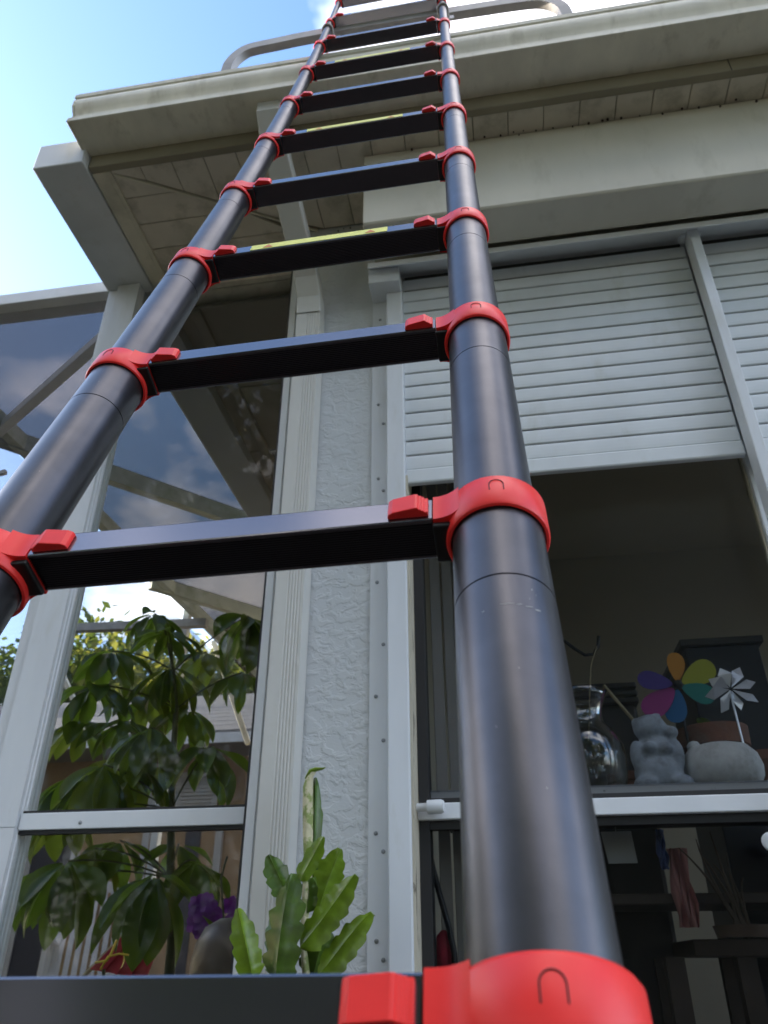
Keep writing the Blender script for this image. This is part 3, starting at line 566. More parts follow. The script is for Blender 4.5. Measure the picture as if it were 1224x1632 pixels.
def wing_door(x0, x1, z1, name, glass):
    mb = MB(); fw_ = 0.07
    mb.box((x0, WY-0.04, GZ), (x0+fw_, WY-0.001, z1)).box((x1-fw_, WY-0.04, GZ), (x1, WY-0.001, z1)).box((x0+fw_, WY-0.04, z1-fw_), (x1-fw_, WY-0.001, z1)); o = obj(name, mb, M['chair'], WG, bevel=0.004)
    mb = MB(); mb.box((x0+fw_, WY-0.02, GZ), (x1-fw_, WY-0.002, z1-fw_)); obj('door_panel', mb, glass, o); return o
p0 = aty(228, 1400, WY); p1 = aty(350, 1400, WY)
dd = wing_door(p0.x-0.05, p1.x, 1.30, 'door', M['peach'])
mb = MB(); q0 = aty(290, 1400, WY); q1 = aty(314, 1400, WY); mb.box((q0.x, WY-0.035, -0.2), (q1.x, WY-0.021, 1.1)); obj('side_light', mb, M['navy'], dd)
p0 = aty(22, 1400, WY); p1 = aty(120, 1400, WY)
s_ = wing_door(p0.x-1.2, p1.x, 1.45, 'sliding_door', M['navy'])
mb = MB(); mb.box((p0.x+0.1, WY-0.035, GZ), (p0.x+0.16, WY-0.021, 1.38)); obj('door_stile', mb, M['steel'], s_)
mb = MB(); q0 = aty(238, 1290, WY); q1 = aty(352, 1240, WY)
mb.box((q0.x, WY-0.05, 1.30), (q1.x, WY-0.041, 1.62)); wd = obj('window', mb, M['chair'], WG)
for k in range(8):
    mb = MB(); mb.box((q0.x+0.05, WY-0.065, 1.33+0.034*k), (q1.x-0.05, WY-0.052, 1.353+0.034*k)); obj('louvre', mb, M['chair'], wd)

# ------------------------------------------------------------------ white rocking chairs on the patio
def rocker_chair(label, loc, rz):
    t = thing('rocking_chair', label, 'chair', loc); rot = Matrix.Rotation(rz, 4, 'Z'); o = V(loc)
    def P(v): return o + rot @ V(v)
    def b_(name, a, b, w_, h): mb = MB(); mb.bar(P(a), P(b), w_, h); return obj(name, mb, M['chair'], t, bevel=0.004)
    for s in (-0.28, 0.28):
        mb = MB(); pts = [P((s, -0.5+0.11*i, 0.02+0.10*((i-4.4)/4.6)**2)) for i in range(10)]; mb.tube(pts, 0.022, 6); obj('rocker', mb, M['chair'], t)
        b_('leg', (s, -0.25, 0.05), (s, -0.25, 0.66), 0.045, 0.045); b_('leg', (s, 0.22, 0.05), (s, 0.22, 0.66), 0.045, 0.045)
        b_('armrest', (s, -0.34, 0.68), (s, 0.28, 0.66), 0.10, 0.025)
        b_('back_post', (s*0.88, 0.2, 0.36), (s*0.88, 0.44, 1.12), 0.045, 0.045)
    for k in range(6): b_('seat_slat', (-0.26, -0.26+0.09*k, 0.42-0.01*k), (0.26, -0.26+0.09*k, 0.42-0.01*k), 0.07, 0.018)
    for k in range(7): b_('back_slat', (-0.21+0.07*k, 0.22, 0.42), (-0.21+0.07*k, 0.44, 1.08), 0.045, 0.014)
    b_('head_rail', (-0.27, 0.445, 1.12), (0.27, 0.445, 1.12), 0.03, 0.09)
    b_('stretcher', (-0.28, -0.25, 0.25), (0.28, -0.25, 0.25), 0.03, 0.03)
    return t
p = aty(140, 1500, 5.2); rocker_chair('white slatted rocking chair facing the window on the patio', (aty(138, 1500, 6.75).x, 6.75, GZ+0.05), R(25))

# ------------------------------------------------------------------ leaf shapes
def leafmesh(name, m, bend, fold, wide=0.36, seed=0):
    rnd = random.Random(seed); NU, NV = 12, 4; vs = []; fs = []
    for i in range(NU+1):
        u = i/NU; wd_ = wide*0.5*(math.sin(math.pi*min(1, u**1.35*0.97+0.025))**0.8)
        if i == NU: wd_ = 0.004
        ang = bend*u; xx = math.sin(ang)/bend if bend else u; zz = -(1-math.cos(ang))/bend if bend else 0
        for j in range(-NV//2, NV//2+1):
            v = j/(NV/2); lift = fold*abs(v)*wd_ + 0.012*math.sin(9*u+seed)*v; vs.append((xx, v*wd_*math.cos(fold*0.5), zz+lift))
    n = NV+1
    for i in range(NU):
        for j in range(NV): fs.append((i*n+j, (i+1)*n+j, (i+1)*n+j+1, i*n+j+1))
    me = bpy.data.meshes.new(name); me.from_pydata(vs, [], fs); me.materials.append(m)
    for p_ in me.polygons: p_.use_smooth = True
    return me
LM = [leafmesh('leaf', M['leaf'], b_, f_2, w_2, i) for i, (b_, f_2, w_2) in enumerate(((0.5, 0.5, 0.36), (0.8, 0.35, 0.40), (0.35, 0.7, 0.34), (0.65, 0.5, 0.42)))]
LY = [leafmesh('leaf', M['leaf_young'], b_, f_2, w_2, i+9) for i, (b_, f_2, w_2) in enumerate(((0.5, 0.5, 0.38), (0.8, 0.4, 0.42)))]
# ------------------------------------------------------------------ umbrella tree in the porch
PY0 = 2.55
tb = aty(272, 1560, PY0)
UT = thing('umbrella_plant', 'tall umbrella plant with drooping whorls of dark glossy leaves behind the porch window', 'plant', (tb.x, PY0, GZ))
trunk = [V((tb.x+0.02, PY0, GZ+0.05))] + [aty(px, py, PY0) for px, py in ((274, 1500), (272, 1400), (273, 1290), (276, 1200), (281, 1130), (276, 1070), (268, 1025))]
mb = MB(); mb.tube(trunk, [0.017, 0.015, 0.0135, 0.012, 0.011, 0.009, 0.007, 0.005], 10); obj('stem', mb, M['stem'], UT, smooth=True)
mb = MB(); mb.lathe(V((tb.x+0.02, PY0, GZ+0.05)), [(0.10, 0), (0.14, 0.22), (0.15, 0.24), (0.13, 0.24), (0.12, 0.2), (0.0, 0.2)], 24); obj('pot', mb, M['terra'], UT, smooth='auto')
whorls = [  # px, py, depth offset, leaf length m, count, droop (rad), young
    (247, 978, 0.00, 0.15, 12, 0.75, 0), (180, 1038, -0.05, 0.16, 11, 0.70, 0), (268, 1008, -0.12, 0.13, 8, 0.35, 0), (396, 982, -0.10, 0.19, 12, 0.95, 0),
    (388, 1072, 0.05, 0.15, 8, 0.80, 0), (272, 1062, 0.02, 0.19, 9, 1.05, 1), (150, 1092, -0.02, 0.18, 9, 0.72, 0), (232, 1110, 0.10, 0.17, 8, 0.55, 1),
    (242, 1160, -0.15, 0.185, 10, 0.85, 0), (335, 1190, -0.10, 0.175, 10, 0.85, 0), (165, 1218, -0.18, 0.22, 10, 0.80, 1), (120, 1235, -0.05, 0.2, 8, 0.9, 0),
    (205, 1205, 0.12, 0.17, 8, 0.7, 1), (300, 1130, 0.15, 0.16, 8, 0.8, 0),
    (108, 1372, -0.20, 0.21, 9, 1.0, 0), (152, 1352, -0.05, 0.17, 7, 1.05, 1), (250, 1392, -0.22, 0.22, 10, 0.95, 0), (192, 1340, 0.05, 0.15, 7, 0.8, 0), (312, 1372, -0.02, 0.16, 8, 0.7, 0), (285, 1345, 0.12, 0.15, 8, 0.6, 0), (200, 1150, 0.05, 0.16, 9, 0.6, 0), (95, 1290, 0.05, 0.17, 9, 0.9, 1), (225, 1225, -0.05, 0.16, 9, 0.9, 1), (130, 1150, 0.08, 0.15, 9, 0.7, 1), (330, 1040, 0.1, 0.13, 8, 0.6, 1), (70, 1395, 0.02, 0.18, 9, 0.95, 0)]
nleaf = 0
for px, py, dyy, ll, cnt, dr, young in whorls:
    c = aty(px, py, PY0+dyy)
    zt = max(trunk[0].z, min(c.z-0.10, trunk[-1].z-0.02))
    st = min(trunk, key=lambda q: abs(q.z-zt)); mid = (st+c)/2 + V((0, 0, 0.04))
    pts = [st*(1-t)**2 + mid*2*t*(1-t) + c*t*t for t in [i/7 for i in range(8)]]
    mb = MB(); mb.tube(pts, 0.0032, 6); obj('leaf_stalk', mb, M['stem'], UT, smooth=True)
    ph0 = random.random()*6.28
    cnt += 1
    for i in range(cnt):
        ph = ph0 + 6.283*i/cnt + random.uniform(-.15, .15); d_ = dr*random.uniform(0.35, 1.15)
        q = Matrix.Rotation(ph, 4, 'Z') @ Matrix.Rotation(d_, 4, 'Y') @ Matrix.Rotation(random.uniform(-.35, .35), 4, 'X')
        s_ = ll*random.uniform(0.82, 1.15); me = random.choice(LY if young and random.random() < 0.7 else LM)
        off = q @ V((0.02, 0, 0)); put('leaf', me, None, UT, c+off, q.to_quaternion(), (s_, s_, s_)); nleaf += 1

# ------------------------------------------------------------------ climbing cactus in front of the stucco wall
CY = 1.36
cb0 = aty(490, 1700, CY)
CA = thing('leaf_cactus', 'bright green leaf cactus with flat scalloped pads growing up the white stucco wall', 'plant', (cb0.x, CY, GZ))
def pad(a, b, w_, yaw, m, amp=0.24, n=44, lobes=5, phase=0.0, tipw=0.2):
    a = V(a); b = V(b); ax_ = (b-a); ln = ax_.length; ax_.normalize(); side = ax_.cross(V((0, -1, 0))).normalized()
    side = (Quaternion(ax_, yaw) @ side); nr = side.cross(ax_).normalized(); vs = []; fs = []
    cols = [-1, -0.55, -0.12, 0, 0.12, 0.55, 1]
    for f_3 in (0, 1):
        for i in range(n+1):
            t = i/n; env = min(1, t/0.16)**0.6 * (1-(max(0, t-0.62)/0.38)**1.5*(1-tipw))
            q1_ = (lobes*t+phase) % 1; q2_ = (lobes*t+phase+0.45) % 1; saw = 1-amp*(1-min(q1_/0.8, (1-q1_)/0.2)**0.7); saw2 = 1-amp*(1-min(q2_/0.8, (1-q2_)/0.2)**0.7)
            cen = a + ax_*(ln*t) + nr*(0.006*math.sin(3*t+phase*5))
            for c_ in cols:
                ww = w_/2*env*(saw if c_ > 0 else saw2); th = 0.0030*(1-abs(c_))**0.7 + (0.0022 if abs(c_) < 0.15 else 0) + (0.003 if c_ == 0 else 0)
                vs.append(cen + side*(c_*ww) + nr*((th if f_3 == 0 else -th)) )
    m_ = len(cols)
    for f_3 in (0, 1):
        o_ = f_3*(n+1)*m_
        for i in range(n):
            for j in range(m_-1):
                q = (o_+i*m_+j, o_+i*m_+j+1, o_+(i+1)*m_+j+1, o_+(i+1)*m_+j); fs.append(q if f_3 else q[::-1])
    o_ = (n+1)*m_
    for i in range(n):
        for j in (0, m_-1):
            q = (i*m_+j, (i+1)*m_+j, o_+(i+1)*m_+j, o_+i*m_+j); fs.append(q if j == 0 else q[::-1])
    fs.append(tuple(n*m_+j for j in range(m_)) + tuple(o_+n*m_+j for j in range(m_-1, -1, -1)))
    mb = MB(); mb.add(vs, fs); o2 = obj('pad', mb, m, CA, smooth='auto'); return o2
px2m = 1.58/1217
pads = [((404, 1565), (379, 1448), 34, 0.3, 'cactus_light', CY-0.05, 5), ((448, 1570), (466, 1392), 66, -0.5, 'cactus', CY-0.03, 5), ((458, 1432), (428, 1362), 34, 0.4, 'cactus', CY, 4),
        ((478, 1404), (515, 1334), 24, 0.2, 'cactus_light', CY-0.02, 3), ((505, 1452), (541, 1352), 42, 0.5, 'cactus_light', CY+0.03, 5), ((478, 1512), (571, 1397), 42, -0.3, 'cactus_light', CY-0.04, 6),
        ((505, 1560), (597, 1458), 40, -0.4, 'cactus_light', CY-0.04, 5), ((498, 1560), (520, 1476), 46, 0.2, 'cactus', CY+0.03, 4), ((494, 1432), (500, 1352), 34, 0.6, 'cactus', CY+0.05, 4),
        ((436, 1560), (440, 1455), 36, 1.0, 'cactus', CY+0.02, 5), ((500, 1452), (492, 1400), 26, -0.8, 'cactus', CY+0.02, 3)]
for i, (p0, p1, wpx, yw, mm, yy, lb) in enumerate(pads): pad(aty(*p0, yy), aty(*p1, yy-0.01), wpx*px2m, yw, M[mm], lobes=lb, phase=0.17*i, amp=0.34 if i in (1, 9) else 0.24)
# old corky stem with green tip hook
mb = MB(); pts = [aty(px, py, CY+0.02) for px, py in ((490, 1580), (484, 1500), (487, 1440), (492, 1380), (491, 1330), (491, 1290), (491, 1255), (494, 1236), (501, 1227))]
mb.tube(pts, [0.010, 0.010, 0.011, 0.013, 0.0145, 0.0155, 0.0145, 0.0105, 0.008], 12, flat=0.6); obj('old_stem', mb, M['drystem'], CA, smooth=True)
pad(aty(500, 1392, CY+0.035), aty(503, 1240, CY+0.035), 0.03, 0.2, M['cactus'], lobes=3)
mb = MB(); pts = [aty(px, py, CY+0.015) for px, py in ((488, 1242), (495, 1229), (504, 1226), (514, 1225), (519, 1223))]; mb.tube(pts, [0.006, 0.008, 0.0075, 0.004, 0.001], 8, flat=0.5); obj('stem_tip', mb, M['cactus_light'], CA, smooth=True)
mb = MB(); mb.tube([V((cb0.x, CY, GZ+0.2)), V((cb0.x, CY, -0.2)), aty(470, 1600, CY), aty(470, 1560, CY)], 0.012, 8); obj('stem', mb, M['stem'], CA, smooth=True)
mb = MB(); mb.lathe(V((cb0.x, CY, GZ)), [(0.09, 0), (0.13, 0.22), (0.14, 0.24), (0.12, 0.24), (0.11, 0.2), (0.0, 0.2)], 24); obj('pot', mb, M['terra'], CA, smooth='auto')

# ------------------------------------------------------------------ things low behind the porch window
YO = 2.0
mb = MB(); c = aty(372, 1540, YO); rad = 0.098
mb.lathe(V((c.x, YO, c.z-0.07)), [(0.03, -0.06), (rad*0.75, -0.03), (rad, 0.03), (rad*1.02, 0.075), (rad*0.95, 0.115), (rad*0.75, 0.15), (rad*0.42, 0.168), (0.0, 0.172)], 32)
PT = tag(obj('round_pot', mb, M['brown'], smooth=True), 'big round dark brown pot low behind the porch window', 'pot')
# shelf that carries these low things
YSH = 2.05
SH = thing('plant_bench', 'low dark wooden plant bench inside the porch hidden behind the lowest rung', 'bench', (-0.9, YSH, GZ))
mb = MB(); zb2 = c.z-0.133; mb.box((-1.0, 1.78, zb2-0.03), (-0.45, 2.3, zb2)); obj('bench_top', mb, M['wood'], SH, bevel=0.003)
for sx in (-0.97, -0.48):
    for sy in (1.81, 2.27): mb = MB(); mb.box((sx-0.02, sy-0.02, GZ), (sx+0.02, sy+0.02, zb2-0.03)); obj('leg', mb, M['wood'], SH)
# purple orchid
oc = aty(333, 1462, 2.15)
OR = thing('orchid', 'purple orchid in full bloom beside the round brown pot', 'flower', (oc.x, 2.15, zb2))
mb = MB(); mb.tube([V((oc.x+0.03, 2.15, zb2)), V((oc.x+0.04, 2.15, oc.z)), aty(352, 1400, 2.15), aty(362, 1365, 2.15)], 0.003, 6); obj('stem', mb, M['stem'], OR, smooth=True)
pm = leafmesh('petal', M['purple'], 0.5, 0.2, 0.8, 3)
for k in range(13):
    c = oc + V((random.gauss(0, 0.024), random.gauss(0, 0.02), random.gauss(0, 0.03)))
    for i in range(5):
        q = Matrix.Rotation(random.uniform(-.3, .3), 4, 'Z') @ Matrix.Rotation(R(90), 4, 'X') @ Matrix.Rotation(6.283*i/5, 4, 'Z') @ Matrix.Rotation(-0.35, 4, 'Y'); put('petal', pm, None, OR, c, q.to_quaternion(), (0.027,)*3)
for px, py, sx in ((412, 1440, 0.09), (392, 1425, 0.08), (350, 1500, 0.1)):
    q = Matrix.Rotation(random.uniform(0, 6), 4, 'Z') @ Matrix.Rotation(-1.25, 4, 'Y'); put('leaf', LY[0], None, OR, aty(px, py+20, 2.12), q.to_quaternion(), (sx,)*3)
# red canvas panel
a = aty(142, 1545, 2.9); b_ = aty(232, 1452, 2.9); c_ = aty(262, 1478, 2.9); d_ = aty(230, 1560, 2.9)
mb = MB(); dn = V((0, 0.02, 0)); mb.prism(None, [a, d_, c_, b_], [a+dn, d_+dn, c_+dn, b_+dn])
t = tag(obj('folded_parasol', mb, M['redcloth'], bevel=0.004), 'red canvas leaning at a slant behind the umbrella plant', 'parasol')
for kx in (0.25, 0.5, 0.75):
    mb = MB(); mb.bar(a.lerp(d_, kx)-dn*0.3, b_.lerp(c_, kx)-dn*0.3, 0.006, 0.01); obj('rib', mb, M['redcloth'], t)
mb = MB(); mb.tube([a.lerp(b_, -0.8)+V((0, 0.01, 0)), a.lerp(b_, 1.12)+V((0, 0.01, 0))], 0.008, 8); obj('pole', mb, M['bamboo'], t)
# small yellowed plant
yp = aty(190, 1525, 1.95); YPT = thing('yellowed_seedling', 'small plant with yellow stalk and one yellow leaf at the bottom of the porch window', 'plant', (yp.x, 1.95, zb2))
mb = MB(); mb.tube([aty(152, 1534, 1.95), aty(170, 1531, 1.95), aty(178, 1518, 1.95), aty(186, 1498, 1.95)], 0.0028, 6); mb.tube([aty(160, 1545, 1.95), aty(172, 1525, 1.95), aty(190, 1520, 1.95), aty(205, 1522, 1.95)], 0.0025, 6); obj('stem', mb, M['ystalk'], YPT, smooth=True)
yl = leafmesh('leaf', M['ystalk'], 0.8, 0.4, 0.5, 2); q = Matrix.Rotation(0.4, 4, 'Z') @ Matrix.Rotation(1.2, 4, 'Y'); put('leaf', yl, None, YPT, aty(196, 1518, 1.95), q.to_quaternion(), (0.035,)*3)
mb = MB(); mb.tube([V((yp.x, 1.95, zb2)), aty(165, 1545, 1.95)], 0.004, 6); obj('stalk_base', mb, M['stem'], YPT)
# little clear plastic hanger catching the light
# ------------------------------------------------------------------ shelf and ornaments behind the right window
ZS = 0.306
SF = thing('window_shelf', 'dark shelf board behind the glass just above the white window rail', 'shelf', (0.4, 1.82, GZ))
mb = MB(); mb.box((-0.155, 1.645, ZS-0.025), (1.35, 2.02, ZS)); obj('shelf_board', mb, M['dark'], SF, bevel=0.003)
for xx in (-0.1, 0.6, 1.3): mb = MB(); mb.box((xx-0.02, 1.9, GZ+0.06), (xx+0.02, 1.94, ZS-0.025)); obj('shelf_leg', mb, M['dark'], SF)
def at_shelf(px, Y): p = aty(px, 1240, Y); return V((p.x, Y, ZS))
# glass vase
v = at_shelf(945, 1.76); s_ = 0.00150
pf = [(0.040, 0.0), (0.058, 0.012), (0.066, 0.04), (0.070, 0.075), (0.066, 0.105), (0.052, 0.135), (0.037, 0.152), (0.034, 0.165), (0.036, 0.185), (0.044, 0.208), (0.052, 0.22)]
pf = [(r*1.12, h*1.04) for r, h in pf]
inner = [(r-0.003, h+(0.006 if i == 0 else 0)) for i, (r, h) in enumerate(pf)][::-1]
mb = MB(); mb.lathe(v, pf + inner, 36, cap=False); mb.lathe(v+V((0, 0, 0.0)), [(0.0, 0.0), (0.040, 0.0)], 36, cap=False)
tag(obj('glass_vase', mb, M['vase'], smooth=True), 'clear glass vase with flared rim behind the window', 'vase')
# grey animal figurine, one remeshed body
fz = at_shelf(1052, 1.74); mb = MB(); B = lambda c, r, rm=None: mb.ball(fz+V(c), r, 18, rm)
B((0, 0, 0.042), (0.052, 0.045, 0.045)); B((0.0, 0, 0.085), (0.042, 0.036, 0.042)); B((-0.004, -0.004, 0.138), (0.036, 0.034, 0.030)); B((0.036, -0.012, 0.126), (0.017, 0.018, 0.014))
B((-0.030, -0.005, 0.150), (0.012, 0.010, 0.012)); B((0.014, -0.002, 0.163), (0.011, 0.010, 0.009)); B((-0.040, -0.014, 0.078), (0.016, 0.018, 0.034)); B((0.040, -0.014, 0.078), (0.016, 0.018, 0.034))
B((-0.016, -0.034, 0.092), (0.015, 0.013, 0.012)); B((0.016, -0.034, 0.090), (0.015, 0.013, 0.012)); B((-0.034, -0.030, 0.018), (0.026, 0.026, 0.018)); B((0.036, -0.030, 0.018), (0.026, 0.026, 0.018))
fo = obj('figurine', mb, M['stone'], smooth=True); rm = fo.modifiers.new('skin', 'REMESH'); rm.mode = 'VOXEL'; rm.voxel_size = 0.004; rm.use_smooth_shade = True
sm_ = fo.modifiers.new('soft', 'SMOOTH'); sm_.iterations = 5; sm_.factor = 0.5; tag(fo, 'grey stone animal figurine sitting upright between vase and white planter', 'figurine')
# round white planter with terracotta pot behind
pz = at_shelf(1154, 1.76)
mb = MB(); mb.lathe(pz, [(0.045, 0.0), (0.068, 0.012), (0.080, 0.035), (0.082, 0.055), (0.076, 0.078), (0.060, 0.096), (0.040, 0.102), (0.034, 0.100), (0.03, 0.09), (0.0, 0.085)], 36)
mb.ball(pz+V((-0.048, -0.004, 0.098)), (0.016, 0.012, 0.015), 10)
tag(obj('round_planter', mb, M['whitestone'], smooth=True), 'round white stone planter beside the grey figurine', 'planter')
tz = at_shelf(1150, 1.90)
TP = thing('terracotta_pot', 'weathered terracotta pot with a broad rim behind the white planter', 'pot', tz)
mb = MB(); mb.lathe(tz, [(0.05, 0), (0.068, 0.11), (0.068, 0.13)], 28); obj('pot_body', mb, M['terra'], TP, smooth='auto')
mb = MB(); mb.lathe(tz+V((0, 0, 0.125)), [(0.064, 0), (0.078, 0.002), (0.08, 0.045), (0.07, 0.047), (0.066, 0.01)], 28, cap=False); obj('pot_rim', mb, M['terra'], TP, smooth='auto')
for i in range(7):
    q = Matrix.Rotation(random.uniform(0, 6.28), 4, 'Z') @ Matrix.Rotation(-random.uniform(0.2, 0.9), 4, 'Y'); put('leaf', LM[i % 4], None, TP, tz+V((random.uniform(-.03, .03), 0, 0.14)), q.to_quaternion(), (0.09,)*3)
tz2 = at_shelf(1000, 1.92); mb = MB(); mb.lathe(tz2, [(0.03, 0), (0.042, 0.06), (0.046, 0.062), (0.046, 0.08), (0.038, 0.08), (0.036, 0.03), (0, 0.03)], 24); tag(obj('small_pot', mb, M['terra'], smooth='auto'), 'small orange terracotta pot half hidden behind the figurine', 'pot')
tz3 = at_shelf(1222, 1.88); mb = MB(); mb.lathe(tz3, [(0.04, 0), (0.055, 0.08), (0.06, 0.085), (0.06, 0.105), (0.05, 0.105), (0.046, 0.04), (0, 0.04)], 24); tag(obj('red_brown_pot', mb, M['terra'], smooth='auto'), 'terracotta pot at the right edge next to the white planter', 'pot')
# rainbow pinwheel
PWY = 1.84; pc = aty(1080, 1092, PWY)
RW = thing('rainbow_pinwheel', 'rainbow pinwheel with six coloured petals behind the figurine', 'pinwheel', V((pc.x, PWY, ZS)))
for (tx, ty), mm in (((1076, 1040), 'p_orange'), ((1138, 1060), 'p_lime'), ((1016, 1080), 'p_violet'), ((1028, 1138), 'p_magenta'), ((1076, 1152), 'p_blue'), ((1140, 1112), 'p_teal')):
    tip = aty(tx, ty, PWY); ax_ = tip-pc; ln = ax_.length; ax_.normalize(); sd = ax_.cross(V((0, 1, 0))).normalized(); pts = []
    for i in range(20):
        an = 2*math.pi*i/20; uu = 0.56+0.44*math.cos(an); vv = 0.25*math.sin(an)*(0.45+0.75*uu); pts.append((uu*ln, vv*ln*1.15))
    tw = V((0, -0.006, 0)); f1 = [pc+ax_*u+sd*v_+tw*(v_/ln*3) for u, v_ in pts]; f2 = [q_+V((0, 0.0015, 0)) for q_ in f1]
    mb = MB(); mb.prism(None, f1, f2); o = obj('petal', mb, M[mm], RW)
mb = MB(); mb.ball(pc+V((0, -0.006, 0)), 0.011, 12); obj('hub', mb, M['rod'], RW, smooth=True)
mb = MB(); mb.tube([V((pc.x, PWY+0.01, ZS)), pc+V((0, 0.01, 0))], 0.003, 8); obj('stick', mb, M['rod'], RW)
# silver pinwheel
SPY = 1.72; pc = aty(1165, 1098, SPY)
SW = thing('silver_pinwheel', 'shiny silver foil pinwheel above the white planter', 'pinwheel', V((pc.x, SPY, ZS+0.09)))
for i in range(8):
    an = 2*math.pi*i/8+0.2; u = V((math.cos(an), 0, math.sin(an))); v_ = V((-math.sin(an), 0, math.cos(an))); rr_ = 0.054*random.uniform(0.85, 1.1)
    A = pc+u*0.004; Bq = pc+u*rr_*0.6-v_*0.012+V((0, -0.012, 0)); Cq = pc+u*rr_+v_*0.002+V((0, 0.002, 0)); Dq = pc+u*rr_*0.72+v_*0.013+V((0, 0.004, 0)); th = V((0, 0.0012, 0))
    mb = MB(); mb.prism(None, [A, Bq, Cq, Dq], [A+th, Bq+th, Cq+th, Dq+th]); obj('vane', mb, M['silver'], SW)
mb = MB(); mb.tube([V((pc.x+0.002, SPY+0.012, ZS+0.095)), pc+V((0, 0.012, 0))], 0.0022, 6); obj('stick', mb, M['silver'], SW)
# iron hook on a stem
HY = 1.80; mb = MB(); pts = [aty(px, py, HY) for px, py in ((872, 1250), (868, 1120), (872, 1040), (886, 1018), (900, 1022), (916, 1034), (932, 1044), (946, 1043), (953, 1030), (954, 1014))]
mb.tube(pts, 0.0042, 8); tag(obj('iron_hook', mb, M['rod'], smooth=True), 'black iron hook with curled end rising beside the glass vase', 'hook')
mb = MB(); pts = [aty(px, py, 1.86) for px, py in ((962, 1092), (1030, 1172))]; pts.append(pts[1]+(pts[1]-pts[0])*0.9); mb.tube(pts, 0.004, 8); tag(obj('bamboo_stick', mb, M['bamboo']), 'thin bamboo stick leaning behind the vase and figurine', 'stick')
mb = MB(); pts = [aty(px, py, 1.78) for px, py in ((938, 1180), (940, 1100), (942, 1060), (951, 1030))]; mb.tube(pts, 0.0014, 6); tag(obj('dry_stalk', mb, M['bamboo']), 'thin dry stalk standing in the glass vase', 'stalk')
# dark things deeper in the room
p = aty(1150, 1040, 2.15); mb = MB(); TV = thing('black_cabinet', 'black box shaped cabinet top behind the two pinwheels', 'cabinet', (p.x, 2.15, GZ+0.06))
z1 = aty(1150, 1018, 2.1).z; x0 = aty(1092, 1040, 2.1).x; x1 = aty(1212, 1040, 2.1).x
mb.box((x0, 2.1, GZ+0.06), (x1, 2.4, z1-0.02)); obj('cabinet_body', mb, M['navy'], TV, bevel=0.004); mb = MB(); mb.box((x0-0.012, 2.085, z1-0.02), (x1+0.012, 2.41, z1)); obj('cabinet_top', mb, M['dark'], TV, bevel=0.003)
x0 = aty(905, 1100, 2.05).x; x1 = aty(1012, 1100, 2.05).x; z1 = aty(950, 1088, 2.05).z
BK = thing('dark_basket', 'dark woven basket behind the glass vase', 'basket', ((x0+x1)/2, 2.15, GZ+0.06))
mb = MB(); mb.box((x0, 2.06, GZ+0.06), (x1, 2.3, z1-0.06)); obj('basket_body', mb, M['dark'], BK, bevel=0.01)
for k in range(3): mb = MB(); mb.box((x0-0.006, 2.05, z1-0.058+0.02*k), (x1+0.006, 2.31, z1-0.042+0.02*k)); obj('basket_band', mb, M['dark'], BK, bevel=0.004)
# vertical blind slats at the left of the room window
BLD = thing('vertical_blind', 'beige vertical blind hanging inside the left edge of the dark window', 'blind', (-0.1, 1.75, GZ+0.06))
mb = MB(); mb.obox(V((0, 0, 0)), V((0.8, 0.6, 0)), V((-0.6, 0.8, 0)), V((0, 0, 1)), (-0.014, 0.014), (-0.001, 0.001), (0, 2.2)); bme = mb.mesh('blind_slat'); bme.materials.append(M['blind'])
for k in range(6): put('blind_slat', bme, None, BLD, V((-0.145+0.028*k, 1.72+0.025*k, GZ+0.1)))
# things under the shelf
p = aty(985, 1350, 1.72); mb = MB(); w_ = 0.03; top = aty(985, 1325, 1.72).z; bot = aty(985, 1376, 1.72).z
pp = [(p.x-w_, top), (p.x+w_, top), (p.x+w_*1.12, bot), (p.x-w_*0.75, bot)]
mb.prism(None, [V((x, 1.72, z)) for x, z in pp], [V((x, 1.7215, z)) for x, z in pp]); mb.bar(V((p.x, 1.7207, top)), V((p.x, 1.7207, ZS-0.024)), 0.002, 0.002)
tag(obj('paper_tag', mb, M['paper']), 'blank white paper tag hanging under the dark shelf', 'tag')
TB = thing('potting_table', 'brown wooden potting table in the dark room under the shelf', 'table', (0.55, 2.1, GZ+0.06))
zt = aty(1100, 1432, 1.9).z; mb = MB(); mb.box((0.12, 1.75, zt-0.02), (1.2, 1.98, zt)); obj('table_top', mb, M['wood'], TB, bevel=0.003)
zt2 = aty(1150, 1500, 1.95).z; mb = MB(); mb.box((0.33, 1.80, zt2-0.03), (1.2, 2.05, zt2)); obj('lower_tray', mb, M['wood'], TB, bevel=0.003)
for px in (1080, 1195): x_ = aty(px, 1560, 1.82).x; mb = MB(); mb.box((x_-0.018, 1.81, GZ+0.06), (x_+0.018, 1.845, zt2-0.03)); obj('leg', mb, M['wood'], TB)
for px in (1080, 1195): x_ = aty(px, 1560, 1.82).x; mb = MB(); mb.box((x_-0.018, 1.955, GZ+0.06), (x_+0.018, 1.98, zt2-0.03)); obj('leg', mb, M['wood'], TB)
